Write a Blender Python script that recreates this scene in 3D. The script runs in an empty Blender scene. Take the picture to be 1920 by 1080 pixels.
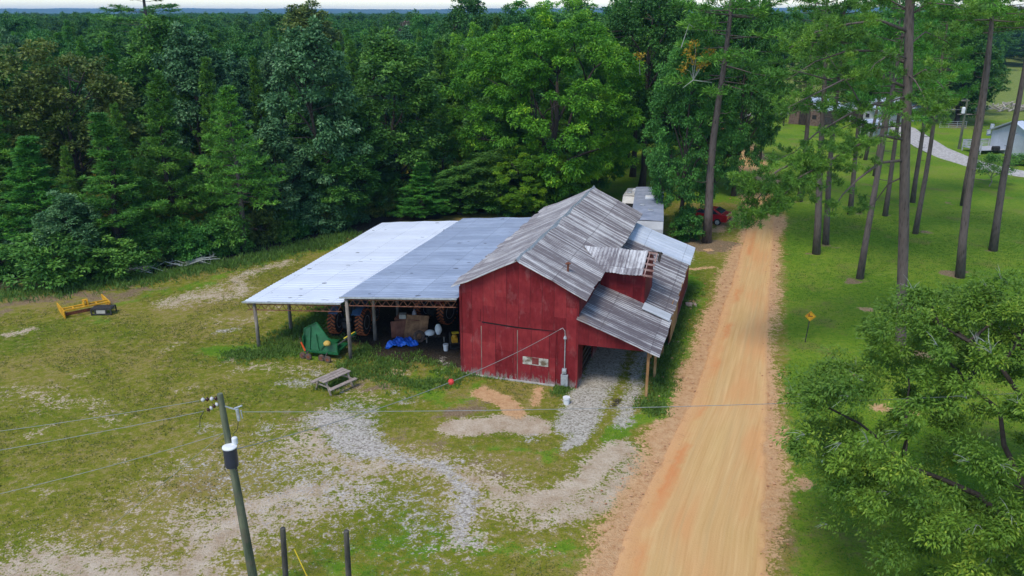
import bpy, math, random
import numpy as np
from mathutils import Vector, Matrix
PI = math.pi
rad = math.radians
SC = bpy.context.scene
COL = SC.collection

# ------------------------------------------------------------------ camera, sky, sun, exposure
CAM_H = 18.0
FPX = 1500.0                        # focal length in pixels of the 1920 px wide photograph
PITCH = math.atan((540 - 25) / FPX)
cam = bpy.data.objects.new('camera', bpy.data.cameras.new('camera'))
COL.objects.link(cam)
cam.location = (0, 0, CAM_H)
cam.rotation_euler = (PI / 2 - PITCH, 0, 0)
cam.data.sensor_width = 36.0
cam.data.lens = FPX / 1920 * 36.0
cam.data.clip_start = 0.2
cam.data.clip_end = 20000
SC.camera = cam

SUN_EL, SUN_AZ = rad(58), rad(215)   # compass-like azimuth, clockwise from +Y
world = bpy.data.worlds.new('World')
SC.world = world
world.use_nodes = True
wn = world.node_tree
bg = wn.nodes['Background']
sky = wn.nodes.new('ShaderNodeTexSky')
sky.sky_type = 'NISHITA'
sky.sun_disc = False
sky.sun_elevation = SUN_EL
sky.sun_rotation = SUN_AZ
sky.altitude = 100
sky.air_density = 1.0
sky.dust_density = 0.25
sky.ozone_density = 2.4
wn.links.new(sky.outputs[0], bg.inputs[0])
bg.inputs[1].default_value = 0.14
sun = bpy.data.objects.new('sun', bpy.data.lights.new('sun', 'SUN'))
COL.objects.link(sun)
sun.data.energy = 1.75
sun.data.angle = rad(22)
sun.data.color = (1.0, 0.93, 0.82)
sdir = Vector((math.sin(SUN_AZ) * math.cos(SUN_EL), math.cos(SUN_AZ) * math.cos(SUN_EL), math.sin(SUN_EL)))
sun.rotation_euler = sdir.to_track_quat('Z', 'Y').to_euler()
sun.location = (0, 0, 60)
SC.view_settings.view_transform = 'Standard'
SC.view_settings.look = 'None'
SC.view_settings.gamma = 1
SC.view_settings.use_curve_mapping = False
SC.view_settings.exposure = 0.74
SC.cycles.max_bounces = 6
SC.cycles.diffuse_bounces = 3
SC.cycles.glossy_bounces = 2
SC.cycles.transmission_bounces = 3
SC.cycles.transparent_max_bounces = 4
SC.cycles.volume_bounces = 0

# ------------------------------------------------------------------ survey: a spot in the photograph -> the place on the land
def ray(x, y):
    u = (x - 960) / FPX
    v = -(y - 540) / FPX
    c, s = math.cos(PITCH), math.sin(PITCH)
    return u, c + v * s, -s + v * c
def G(x, y, z=0.0):
    d = ray(x, y)
    t = (z - CAM_H) / d[2]
    return Vector((d[0] * t, d[1] * t, z))
def onY(x, y, Y):
    d = ray(x, y)
    t = Y / d[1]
    return Vector((d[0] * t, Y, CAM_H + d[2] * t))
BAR_AZ = rad(17.3)                                # the barn and the road run this way
BAR_O = G(866, 699)
BU = Vector((math.cos(BAR_AZ), -math.sin(BAR_AZ), 0))
BV = Vector((math.sin(BAR_AZ), math.cos(BAR_AZ), 0))
def LW(u, v, h=0.0):
    return BAR_O + BU * u + BV * v + Vector((0, 0, h))

# ------------------------------------------------------------------ mesh helpers
class MB:
    def __init__(s):
        s.v = []; s.f = []
    def add(s, vs, fs):
        n = len(s.v)
        s.v += [tuple(p) for p in vs]
        s.f += [tuple(i + n for i in f) for f in fs]
        return s
    def box(s, c, d, rz=0.0, m=None):
        hx, hy, hz = d[0] / 2, d[1] / 2, d[2] / 2
        vs = [Vector((x, y, z)) for x in (-hx, hx) for y in (-hy, hy) for z in (-hz, hz)]
        if m is None: m = Matrix.Rotation(rz, 3, 'Z')
        vs = [m @ p + Vector(c) for p in vs]
        return s.add(vs, [(0, 1, 3, 2), (4, 6, 7, 5), (0, 4, 5, 1), (2, 3, 7, 6), (0, 2, 6, 4), (1, 5, 7, 3)])
    def beam(s, a, b, w, h, up=(0, 0, 1)):
        a, b = Vector(a), Vector(b)
        d = (b - a); L = d.length; d.normalize()
        up = Vector(up)
        if abs(d.dot(up)) > 0.98: up = Vector((0, 1, 0))
        x = d.cross(up).normalized(); z = x.cross(d)
        vs = []
        for p in (a, b):
            for i, j in ((-1, -1), (1, -1), (1, 1), (-1, 1)):
                vs.append(p + x * (i * w / 2) + z * (j * h / 2))
        return s.add(vs, [(3, 2, 1, 0), (4, 5, 6, 7), (0, 1, 5, 4), (1, 2, 6, 5), (2, 3, 7, 6), (3, 0, 4, 7)])
    def tube(s, pts, rs, n=8, cap=True):
        pts = [Vector(p) for p in pts]
        if not hasattr(rs, '__len__'): rs = [rs] * len(pts)
        base = len(s.v); vs = []; fs = []
        prev = None
        for i, p in enumerate(pts):
            d = (pts[min(i + 1, len(pts) - 1)] - pts[max(i - 1, 0)])
            if d.length < 1e-7: d = Vector((0, 0, 1))
            d.normalize()
            if prev is None:
                ref = Vector((1, 0, 0)) if abs(d.x) < 0.9 else Vector((0, 1, 0))
            else: ref = prev
            y = d.cross(ref).normalized(); x = y.cross(d); prev = x
            for k in range(n):
                a = 2 * PI * k / n
                vs.append(p + (x * math.cos(a) + y * math.sin(a)) * rs[i])
        for i in range(len(pts) - 1):
            for k in range(n):
                k2 = (k + 1) % n
                fs.append((i * n + k, i * n + k2, (i + 1) * n + k2, (i + 1) * n + k))
        if cap:
            fs.append(tuple(range(n - 1, -1, -1)))
            fs.append(tuple((len(pts) - 1) * n + k for k in range(n)))
        return s.add(vs, fs)
    def lathe(s, prof, c=(0, 0, 0), n=20, axis='Z'):
        vs = []; fs = []
        for r, z in prof:
            for k in range(n):
                a = 2 * PI * k / n
                p = Vector((r * math.cos(a), r * math.sin(a), z))
                if axis == 'X': p = Vector((p.z, p.x, p.y))
                if axis == 'Y': p = Vector((p.x, p.z, p.y))
                vs.append(p + Vector(c))
        for i in range(len(prof) - 1):
            for k in range(n):
                k2 = (k + 1) % n
                fs.append((i * n + k, i * n + k2, (i + 1) * n + k2, (i + 1) * n + k))
        fs.append(tuple(range(n - 1, -1, -1)))
        fs.append(tuple((len(prof) - 1) * n + k for k in range(n)))
        return s.add(vs, fs)
    def prism(s, poly, ext):
        """closed polygon (3-D points) pushed along ext"""
        n = len(poly); ext = Vector(ext)
        a = [Vector(p) for p in poly]; b = [p + ext for p in a]
        fs = [tuple(range(n - 1, -1, -1)), tuple(range(n, 2 * n))]
        for i in range(n):
            j = (i + 1) % n
            fs.append((i, j, n + j, n + i))
        return s.add(a + b, fs)
    def sheet(s, P, nu, nv, th=0.0):
        """P(i/nu, j/nv) surface, optional thickness downwards"""
        vs = []; fs = []
        for i in range(nu + 1):
            for j in range(nv + 1):
                vs.append(Vector(P(i / nu, j / nv)))
        m = len(vs); W = nv + 1
        for i in range(nu):
            for j in range(nv):
                fs.append((i * W + j, (i + 1) * W + j, (i + 1) * W + j + 1, i * W + j + 1))
        if th:
            vs += [p - Vector((0, 0, th)) for p in vs[:m]]
            fs += [tuple(m + k for k in reversed(f)) for f in list(fs)]
            ring = [i * W for i in range(nu + 1)] + [nu * W + j for j in range(1, nv + 1)] + \
                   [i * W + nv for i in range(nu - 1, -1, -1)] + [j for j in range(nv - 1, 0, -1)]
            for k in range(len(ring)):
                a, b = ring[k], ring[(k + 1) % len(ring)]
                fs.append((b, a, a + m, b + m))
        return s.add(vs, fs)
    def build(s, name, mat, parent=None, loc=None, smooth=False, bevel=0.0, label=None):
        me = bpy.data.meshes.new(name)
        me.from_pydata(s.v, [], s.f)
        me.materials.append(mat)
        me.update()
        o = bpy.data.objects.new(name, me)
        COL.objects.link(o)
        if parent is not None: o.parent = parent
        if loc is not None: o.location = loc
        if smooth:
            for p in me.polygons: p.use_smooth = True
        if bevel:
            b = o.modifiers.new('bevel', 'BEVEL'); b.width = bevel; b.segments = 2; b.limit_method = 'ANGLE'; b.angle_limit = rad(40)
        if label: o['label'] = label
        return o
def tag(o, label=None, cat=None, group=None, kind=None):
    if label: o['label'] = label
    if cat: o['category'] = cat
    if group: o['group'] = group
    if kind: o['kind'] = kind
    return o
def empty(name, loc, rz=0.0):
    o = bpy.data.objects.new(name, None); COL.objects.link(o)
    o.location = loc; o.rotation_euler = (0, 0, rz)
    o.empty_display_size = 0.3
    return o
def copy_tree(o):
    c = o.copy(); COL.objects.link(c)
    for ch in o.children:
        d = ch.copy(); COL.objects.link(d); d.parent = c
        for g in ch.children:
            e = g.copy(); COL.objects.link(e); e.parent = d
    return c
def vnoise(x, y, scale, seed=0):
    """smooth value noise 0..1 on arrays"""
    x = np.asarray(x, float) * scale + seed * 17.31; y = np.asarray(y, float) * scale - seed * 9.77
    xi = np.floor(x).astype(np.int64); yi = np.floor(y).astype(np.int64)
    fx = x - xi; fy = y - yi
    fx = fx * fx * (3 - 2 * fx); fy = fy * fy * (3 - 2 * fy)
    def h(a, b):
        n = (a * 374761393 + b * 668265263 + seed * 144665) & 0x7fffffff
        n = ((n ^ (n >> 13)) * 1274126177) & 0x7fffffff
        return ((n ^ (n >> 16)) & 0xffff) / 65535.0
    return (h(xi, yi) * (1 - fx) + h(xi + 1, yi) * fx) * (1 - fy) + (h(xi, yi + 1) * (1 - fx) + h(xi + 1, yi + 1) * fx) * fy
def fbm(x, y, scale, seed=0, oct=4):
    t = 0; a = 0.5; s = 0
    for k in range(oct):
        t = t + a * vnoise(x, y, scale * 2 ** k, seed + k); s += a; a *= 0.55
    return t / s

# ------------------------------------------------------------------ materials
class NT:
    """tiny shader-graph writer"""
    def __init__(s, name):
        s.m = bpy.data.materials.new(name); s.m.use_nodes = True
        s.t = s.m.node_tree; s.b = s.t.nodes['Principled BSDF']; s.out = s.t.nodes['Material Output']
        s.tc = s.t.nodes.new('ShaderNodeTexCoord')
    def n(s, typ, **kw):
        x = s.t.nodes.new(typ)
        for k, v in kw.items(): setattr(x, k, v)
        return x
    def l(s, a, b): s.t.links.new(a, b)
    def put(s, sock, v):
        if hasattr(v, 'is_linked') or isinstance(v, bpy.types.NodeSocket): s.l(v, sock)
        else:
            if isinstance(v, (tuple, list)) and len(v) == 3 and sock.type == 'RGBA': v = (*v, 1)
            sock.default_value = v
    def obj(s): return s.tc.outputs['Object']
    def mapping(s, vec, scale=(1, 1, 1), rot=(0, 0, 0), loc=(0, 0, 0)):
        x = s.n('ShaderNodeMapping'); s.l(vec, x.inputs[0])
        x.inputs['Scale'].default_value = scale; x.inputs['Rotation'].default_value = rot; x.inputs['Location'].default_value = loc
        return x.outputs[0]
    def noise(s, scale, vec=None, detail=3, rough=0.55, dist=0.0):
        x = s.n('ShaderNodeTexNoise'); s.l(vec if vec is not None else s.obj(), x.inputs['Vector'])
        x.inputs['Scale'].default_value = scale; x.inputs['Detail'].default_value = detail
        x.inputs['Roughness'].default_value = rough; x.inputs['Distortion'].default_value = dist
        return x.outputs['Fac']
    def voro(s, scale, vec=None, feature='F1', out='Distance', rnd=1.0):
        x = s.n('ShaderNodeTexVoronoi', feature=feature); s.l(vec if vec is not None else s.obj(), x.inputs['Vector'])
        x.inputs['Scale'].default_value = scale; x.inputs['Randomness'].default_value = rnd
        return x.outputs[out]
    def ramp(s, fac, stops):
        x = s.n('ShaderNodeValToRGB'); s.l(fac, x.inputs[0]); e = x.color_ramp.elements
        while len(e) < len(stops): e.new(0.5)
        for i, (p, c) in enumerate(stops):
            e[i].position = p
            e[i].color = (*c, 1) if isinstance(c, (tuple, list)) else (c, c, c, 1)
        return x.outputs[0]
    def mr(s, v, a, b, c=0.0, d=1.0):
        x = s.n('ShaderNodeMapRange'); s.put(x.inputs[0], v)
        for i, q in enumerate((a, b, c, d)): x.inputs[i + 1].default_value = q
        return x.outputs[0]
    def math(s, op, a, b=0.0, clamp=False):
        x = s.n('ShaderNodeMath', operation=op); x.use_clamp = clamp
        s.put(x.inputs[0], a); s.put(x.inputs[1], b); return x.outputs[0]
    def mix(s, f, a, b, blend='MIX'):
        x = s.n('ShaderNodeMix', data_type='RGBA', blend_type=blend)
        s.put(x.inputs[0], f); s.put(x.inputs[6], a); s.put(x.inputs[7], b); return x.outputs[2]
    def attr(s, name, out='Fac', typ='GEOMETRY'):
        x = s.n('ShaderNodeAttribute'); x.attribute_name = name; x.attribute_type = typ
        return x.outputs[out]
    def bump(s, h, strength=0.3, dist=0.02):
        x = s.n('ShaderNodeBump'); s.l(h, x.inputs['Height'])
        x.inputs['Strength'].default_value = strength; x.inputs['Distance'].default_value = dist
        s.l(x.outputs[0], s.b.inputs['Normal']); return x
    def done(s, col, rough=0.8, metal=0.0, spec=0.3):
        s.put(s.b.inputs['Base Color'], col); s.put(s.b.inputs['Roughness'], rough)
        s.put(s.b.inputs['Metallic'], metal); s.b.inputs['Specular IOR Level'].default_value = spec
        return s.m

def mat_noise(name, c1, c2, scale=6, rough=0.8, stretch=(1, 1, 1), bump=0.2, bd=0.01, metal=0.0, spec=0.3, lo=0.35, hi=0.65, dirt=None):
    t = NT(name)
    v = t.mapping(t.obj(), stretch)
    f = t.noise(scale, v, 5, 0.6)
    c = t.ramp(f, [(lo, c1), (hi, c2)])
    if dirt:
        g = t.noise(scale * 0.35, None, 4, 0.6)
        c = t.mix(t.mr(g, 0.52, 0.66), c, dirt)
    if bump: t.bump(f, bump, bd)
    return t.done(c, rough, metal, spec)

def mat_leaf(name, c1, c2, c3=None, trans=0.28, var=0.25, rough=0.55):
    """leaf surface: tone attribute is each leaf's own colour; every tree differs a little"""
    t = NT(name)
    tone = t.attr('tone')
    c = t.ramp(tone, [(0.0, c1), (0.75, c2), (1.0, c3 or c2)])
    oi = t.n('ShaderNodeObjectInfo')
    h = t.n('ShaderNodeHueSaturation')
    t.l(c, h.inputs['Color'])
    t.l(t.mr(oi.outputs['Random'], 0, 1, 1 - var, 1 + var), h.inputs['Value'])
    r2 = t.math('FRACT', t.math('MULTIPLY', oi.outputs['Random'], 7.13))
    t.l(t.mr(r2, 0, 1, 0.488, 0.512), h.inputs['Hue'])
    t.b.inputs['Roughness'].default_value = rough
    t.b.inputs['Specular IOR Level'].default_value = 0.35
    t.l(h.outputs[0], t.b.inputs['Base Color'])
    tr = t.n('ShaderNodeBsdfTranslucent'); t.l(h.outputs[0], tr.inputs[0])
    mx = t.n('ShaderNodeMixShader'); mx.inputs[0].default_value = trans
    t.l(t.b.outputs[0], mx.inputs[1]); t.l(tr.outputs[0], mx.inputs[2]); t.l(mx.outputs[0], t.out.inputs[0])
    return t.m

def mat_bark(name, c1, c2):
    t = NT(name)
    v = t.mapping(t.obj(), (1, 1, 0.22))
    f = t.voro(9, v); g = t.noise(3, v, 5, 0.7)
    c = t.mix(t.mr(f, 0.1, 0.5), c1, c2)
    c = t.mix(t.mr(g, 0.3, 0.75), c, tuple(x * 1.5 for x in c2))
    t.bump(t.math('ADD', f, g), 0.6, 0.04)
    return t.done(c, 0.9, 0, 0.15)

def mat_old_metal(name, axis, light, dark, period=0.19, wear=0.5, rough=0.55, metal=0.0, panel=0.85, spec=0.4, warm=None, line_w=0.6, slits=0):
    """corrugated sheet: every corrugation weathered on its own and darker at its edges, streaks run down the slope (axis = the slope's axis)"""
    t = NT(name)
    o = t.obj()
    sx = (0.16, 1 / period, 0) if axis == 'X' else (1 / period, 0.16, 0)
    v = t.mapping(o, sx)
    wn_ = t.n('ShaderNodeTexWhiteNoise', noise_dimensions='2D')
    # per-corrugation random value
    sep = t.n('ShaderNodeSeparateXYZ'); t.l(o, sep.inputs[0])
    across = sep.outputs['Y' if axis == 'X' else 'X']; along = sep.outputs['X' if axis == 'X' else 'Y']
    ci = t.math('FLOOR', t.math('DIVIDE', across, period))
    pi_ = t.math('FLOOR', t.math('DIVIDE', across, panel))
    ai = t.math('FLOOR', t.math('ADD', t.math('DIVIDE', along, 2.45), t.math('MULTIPLY', pi_, 0.0)))
    cb = t.n('ShaderNodeCombineXYZ'); t.l(ci, cb.inputs[0]); t.l(cb.outputs[0], wn_.inputs['Vector'])
    wp = t.n('ShaderNodeTexWhiteNoise', noise_dimensions='2D')
    cb2 = t.n('ShaderNodeCombineXYZ'); t.l(pi_, cb2.inputs[0]); t.l(ai, cb2.inputs[1]); t.l(cb2.outputs[0], wp.inputs['Vector'])
    big = t.noise(0.55, None, 3, 0.5)
    st = (0.8, 5.5, 1) if axis == 'X' else (5.5, 0.8, 1)
    streak = t.noise(1.6, t.mapping(o, st), 5, 0.75)
    fine = t.noise(7, t.mapping(o, (0.6, 2.2, 1) if axis == 'X' else (2.2, 0.6, 1)), 4, 0.7)
    s1 = t.math('ADD', t.math('MULTIPLY', wn_.outputs['Value'], 0.42 * line_w), t.math('MULTIPLY', t.math('ABSOLUTE', t.math('SUBTRACT', t.math('FRACT', t.math('DIVIDE', across, period)), 0.5)), 0.8 * line_w))  # random tone per corrugation plus a regular darker line at its edges
    s1 = t.math('SUBTRACT', s1, 0.24 * line_w)
    s2 = t.math('MULTIPLY', wp.outputs['Value'], 0.22)
    s3 = t.math('MULTIPLY', streak, 0.75)
    s4 = t.math('MULTIPLY', big, 0.75)
    s5 = t.math('MULTIPLY', fine, 0.55)
    tot = t.math('ADD', t.math('ADD', t.math('ADD', s1, s2), t.math('ADD', s3, s4)), s5)
    f = t.mr(tot, 1.28 - 0.5 * wear - 0.10, 1.28 - 0.5 * wear + 0.34)
    c = t.ramp(f, [(0.0, light), (0.45, tuple((a + b) / 2 for a, b in zip(light, dark))), (1.0, dark)])
    if warm:
        c = t.mix(t.mr(t.noise(0.9, None, 4), 0.6, 0.75, 0, 0.5), c, warm)
    # overlap line where one row of sheets ends on the next
    fr = t.math('FRACT', t.math('DIVIDE', along, 2.45))
    line = t.math('LESS_THAN', fr, 0.018)
    c = t.mix(t.math('MULTIPLY', line, 0.55), c, tuple(x * 0.6 for x in dark))
    if slits:
        vs = t.voro(0.75, t.mapping(o, (1.0, 2.6, 0) if axis == 'X' else (2.6, 1.0, 0)))
        vv = t.n('ShaderNodeMapping'); sl = t.math('LESS_THAN', vs, 0.135)
        c = t.mix(t.math('MULTIPLY', sl, t.mr(t.noise(1.1, None, 2), 0.42, 0.50, 0, 0.8)), c, (0.05, 0.045, 0.04))
    w = t.math('SINE', t.math('MULTIPLY', across, 2 * PI / period))
    t.bump(t.math('ADD', w, t.math('MULTIPLY', fine, 0.4)), 0.5, 0.018)
    return t.done(c, rough, metal, spec)
# ------------------------------------------------------------------ ground: one sheet out to the horizon
def axis(lo, hi, step, far_lo, far_hi, grow=1.16):
    a = list(np.arange(lo, hi + 1e-6, step))
    s = step; x = a[-1]
    while x < far_hi: s *= grow; x += s; a.append(x)
    s = step; x = a[0]; b = []
    while x > far_lo: s *= grow; x -= s; b.append(x)
    return np.array(b[::-1] + a)
def pts(px): return [G(x, y) for x, y in px]
def dist_line(X, Y, line):
    best = np.full(X.shape, 1e9)
    if len(line) == 1:
        return np.hypot(X - line[0].x, Y - line[0].y)
    for a, b in zip(line[:-1], line[1:]):
        dx, dy = b.x - a.x, b.y - a.y
        L = dx * dx + dy * dy + 1e-9
        t = np.clip(((X - a.x) * dx + (Y - a.y) * dy) / L, 0, 1)
        best = np.minimum(best, np.hypot(X - a.x - t * dx, Y - a.y - t * dy))
    return best
def inside(X, Y, poly):
    r = np.zeros(X.shape, bool); n = len(poly)
    for i in range(n):
        a, b = poly[i], poly[(i + 1) % n]
        c = ((a.y > Y) != (b.y > Y)) & (X < (b.x - a.x) * (Y - a.y) / (b.y - a.y + 1e-12) + a.x)
        r ^= c
    return r
def poly_mask(X, Y, poly, soft):
    d = dist_line(X, Y, poly + [poly[0]])
    i = inside(X, Y, poly)
    return np.clip(0.5 + np.where(i, d, -d) / (2 * soft), 0, 1)
def line_mask(X, Y, px, w, soft):
    return np.clip(0.5 + (w - dist_line(X, Y, pts(px))) / (2 * soft), 0, 1)

ROAD_L = pts([(1085, 1180), (1140, 1080), (1165, 1000), (1215, 900), (1288, 760), (1345, 600), (1378, 500), (1393, 450), (1402, 400), (1406, 360), (1400, 330), (1372, 290), (1352, 262), (1346, 240)])
ROAD_R = pts([(1445, 1180), (1443, 1080), (1441, 1000), (1441, 900), (1442, 760), (1445, 600), (1449, 500), (1452, 450), (1455, 400), (1457, 360), (1450, 330), (1424, 290), (1400, 262), (1388, 240)])
xs = axis(-40, 40, 0.26, -6000, 6000, 1.14); ys = axis(19, 82, 0.26, -400, 6300, 1.12)
xs = np.clip(xs, -6000, 6000) ; ys = np.clip(ys, -400, 6600)
GX, GY = np.meshgrid(xs, ys, indexing='ij')
wob = (fbm(GX, GY, 0.22, 3) - 0.5) * 5.0
wob2 = (fbm(GX, GY, 0.22, 9) - 0.5) * 5.0
WX, WY = GX + wob, GY + wob2                      # wandering edges
gravel = np.zeros(GX.shape); sand = gravel.copy(); clay = gravel.copy(); lush = gravel.copy(); brown = gravel.copy(); dark = gravel.copy(); meadow = gravel.copy()
def M(arr, m, amp=1.0): np.maximum(arr, m * amp, out=arr)
# grey gravel
M(gravel, line_mask(WX, WY, [(600, 795), (660, 840), (720, 880), (790, 880), (840, 915), (875, 955), (868, 1000)], 0.6, 0.9), 0.9)
M(sand, line_mask(WX, WY, [(600, 795), (660, 840), (720, 880), (790, 880), (840, 915), (875, 955), (868, 1000)], 1.0, 1.0), 0.8)
M(gravel, line_mask(WX, WY, [(610, 800), (690, 800), (690, 850), (640, 850)], 1.0, 1.0), 0.85)
M(gravel, line_mask(WX, WY, [(470, 870), (560, 930), (700, 960), (800, 980)], 2.4, 3.0), 0.50)
M(gravel, line_mask(WX, WY, [(700, 775), (620, 770)], 0.6, 0.8), 0.6)
M(gravel, line_mask(GX + wob * .1, GY + wob2 * .1, [(1080, 800), (1105, 740), (1130, 690), (1180, 600), (1240, 480)], 1.05, 0.6), 0.85)
M(gravel, line_mask(GX + wob * .15, GY + wob2 * .15, [(1168, 800), (1180, 740), (1195, 690), (1240, 600), (1290, 470)], 0.5, 0.6), 0.8)
M(gravel, line_mask(WX, WY, [(1080, 820), (1110, 800)], 0.5, 0.5))
M(gravel, line_mask(WX, WY, [(417, 617)], 0.5, 0.6), 0.8)
for p in ((560, 700), (545, 720), (600, 735), (720, 730), (760, 740), (1000, 800), (850, 860), (500, 800), (745, 1000), (420, 780), (885, 665), (800, 680)):
    M(gravel, line_mask(WX, WY, [p], 0.45, 0.7), 0.7)
# pale sand and track
M(sand, line_mask(WX, WY, [(250, 1130), (340, 1060), (430, 990), (500, 950), (560, 930)], 0.9, 1.1), 0.95)
M(sand, line_mask(WX, WY, [(-60, 1110), (150, 1060), (250, 1040), (400, 1060)], 1.4, 1.8), 0.82)
M(sand, line_mask(WX, WY, [(0, 1060), (200, 1000), (330, 900), (500, 820)], 1.5, 2.5), 0.5)
M(sand, line_mask(WX, WY, [(560, 850), (620, 900), (760, 880), (900, 900), (1020, 930), (1100, 900)], 1.8, 2.2), 0.72)
M(sand, line_mask(WX, WY, [(380, 960), (520, 980), (640, 940)], 1.6, 2.0), 0.7)
M(sand, line_mask(GX + wob * .3, GY + wob2 * .3, [(870, 800), (930, 795), (1010, 795)], 0.85, 0.4), 0.95)
M(sand, line_mask(GX + wob * .4, GY + wob2 * .4, [(1010, 930), (1080, 905), (1130, 870), (1165, 852)], 0.75, 0.6), 0.95)
M(sand, line_mask(WX, WY, [(1060, 960), (1150, 940), (1200, 900)], 1.3, 1.3), 0.8)
M(sand, line_mask(WX, WY, [(330, 568), (400, 545), (480, 520), (570, 492)], 0.7, 1.3), 0.8)
M(sand, line_mask(WX, WY, [(390, 600), (450, 590), (540, 560), (600, 520)], 0.7, 1.3), 0.55)
M(sand, line_mask(WX, WY, [(610, 610), (520, 650), (470, 655), (430, 680)], 0.6, 1.0), 0.6)
M(sand, line_mask(WX, WY, [(10, 615), (60, 608)], 0.5, 0.6), 0.8)
M(sand, line_mask(WX, WY, [(0, 740), (60, 725), (120, 760), (250, 780)], 0.6, 1.4), 0.6)
M(sand, line_mask(WX, WY, [(480, 700), (560, 690), (620, 740), (700, 760)], 0.8, 1.2), 0.55)
for p in ((180, 700), (320, 650), (90, 820), (230, 860), (380, 720), (60, 930), (300, 960), (1000, 1040), (990, 870), (700, 690), (640, 745), (420, 850)):
    M(sand, line_mask(WX, WY, [p], 0.5, 1.0), 0.62)
# red clay: apron by the doors, road verges, bend at the far end
M(clay, line_mask(GX + wob * .2, GY + wob2 * .2, [(905, 735), (945, 752), (965, 775)], 0.6, 0.4), 0.95)
M(clay, line_mask(GX + wob * .2, GY + wob2 * .2, [(1015, 730), (1010, 760)], 0.25, 0.3), 0.95)
M(clay, line_mask(GX + wob * .3, GY + wob2 * .3, [(1290, 570), (1305, 562)], 0.3, 0.4), 0.9)
M(clay, line_mask(GX + wob * .3, GY + wob2 * .3, [(1300, 505), (1340, 500)], 0.25, 0.4), 0.9)
for p in ((1630, 583), (1608, 705), (1650, 762), (1490, 905), (1700, 770), (1325, 470)):
    M(clay, line_mask(GX + wob * .3, GY + wob2 * .3, [p], 0.5, 0.4), 0.8)
roadpoly = ROAD_L + ROAD_R[::-1]
M(clay, poly_mask(GX + wob * .34, GY + wob2 * .34, [p - BU * 0.75 for p in ROAD_L] + [p + BU * 0.45 for p in ROAD_R[::-1]], 0.95))
M(clay, line_mask(WX, WY, [(1345, 405), (1400, 408)], 0.8, 0.6))
M(clay, line_mask(WX, WY, [(1290, 440), (1340, 412), (1400, 405)], 0.7, 0.6), 0.7)
# brown bare earth by the wood and under the table
M(brown, line_mask(WX, WY, [(-60, 585), (90, 565), (190, 552), (255, 545)], 1.3, 2.2), 0.8)
M(brown, line_mask(WX, WY, [(600, 725), (650, 740), (700, 720)], 0.6, 0.9), 0.75)
M(brown, line_mask(WX, WY, [(1800, 520)], 0.9, 0.5)); M(brown, line_mask(WX, WY, [(1600, 520)], 0.8, 0.5), 0.8)
M(brown, line_mask(WX, WY, [(1325, 462)], 2.3, 0.8)); M(brown, line_mask(WX, WY, [(1688, 660)], 0.8, 0.6))
M(brown, line_mask(WX, WY, [(1340, 690), (1300, 800), (1210, 960)], 0.4, 0.8), 0.5)
M(brown, line_mask(WX, WY, [(620, 1075), (670, 1085)], 0.6, 0.6), 0.9)
M(brown, line_mask(WX, WY, [(1560, 400), (1640, 410), (1740, 335)], 0.5, 1.5), 0.45)
M(brown, line_mask(WX, WY, [(1760, 225), (1830, 250)], 2.5, 2.5), 0.75)
M(brown, line_mask(WX, WY, [(560, 790), (700, 830), (860, 850), (950, 880)], 2.0, 2.5), 0.5)
M(brown, line_mask(WX, WY, [(880, 740), (860, 770), (930, 735)], 0.8, 0.9), 0.7)
for p in ((1530, 476), (1548, 458), (1499, 378), (1593, 402), (1659, 405), (1711, 380), (1716, 438), (1862, 470), (1806, 386)): M(brown, line_mask(WX, WY, [p], 0.6, 0.7), 0.75)
M(brown, line_mask(WX, WY, [(1480, 420), (1560, 500), (1620, 560)], 1.2, 2.5), 0.42)
# dark soil under the roofs, the shade put into its colour; dark wood floor
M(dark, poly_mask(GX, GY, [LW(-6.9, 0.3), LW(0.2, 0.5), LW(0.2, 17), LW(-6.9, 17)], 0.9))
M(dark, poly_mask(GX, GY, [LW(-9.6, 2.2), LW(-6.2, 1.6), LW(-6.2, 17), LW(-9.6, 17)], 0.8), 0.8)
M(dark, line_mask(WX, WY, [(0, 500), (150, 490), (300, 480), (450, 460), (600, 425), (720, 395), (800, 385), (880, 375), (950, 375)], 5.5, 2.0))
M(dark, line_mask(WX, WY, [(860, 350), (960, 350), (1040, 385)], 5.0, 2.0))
M(dark, line_mask(WX, WY, [(1140, 650), (1155, 720), (1140, 770)], 0.25, 0.5), 0.7)
# lush mown lawn: right of the road, the bottom edge, a few spots
lawn = poly_mask(GX, GY, [p + BU * 0.9 for p in ROAD_R] + [Vector((60, 400, 0)), Vector((400, 400, 0)), Vector((400, 10, 0)), Vector((20, 10, 0))], 1.0)
M(lush, lawn)
M(lush, line_mask(WX, WY, [(430, 1110), (560, 1060), (700, 1020), (830, 1010), (1000, 1040), (1120, 1080)], 1.2, 1.6), 0.62)
M(lush, line_mask(WX, WY, [(1170, 850), (1220, 790), (1260, 720), (1290, 600), (1310, 520)], 0.8, 0.8), 0.85)
M(lush, line_mask(WX, WY, [(900, 830), (1040, 830)], 0.5, 0.7), 0.7)
M(lush, line_mask(WX, WY, [(180, 600), (240, 560), (400, 530), (560, 480), (640, 455)], 0.9, 1.3), 0.7)
M(lush, line_mask(WX, WY, [(430, 660), (560, 655), (600, 600), (640, 570)], 1.5, 1.0), 0.8)
M(lush, line_mask(WX, WY, [(900, 720), (840, 740), (740, 700), (800, 690)], 0.8, 0.9), 0.7)
M(lush, line_mask(WX, WY, [(500, 790), (420, 740), (560, 760)], 1.0, 1.2), 0.35)
M(lush, poly_mask(GX, GY, [Vector((2, 80, 0)), Vector((30, 78, 0)), Vector((45, 150, 0)), Vector((0, 150, 0))], 3.0))
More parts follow.
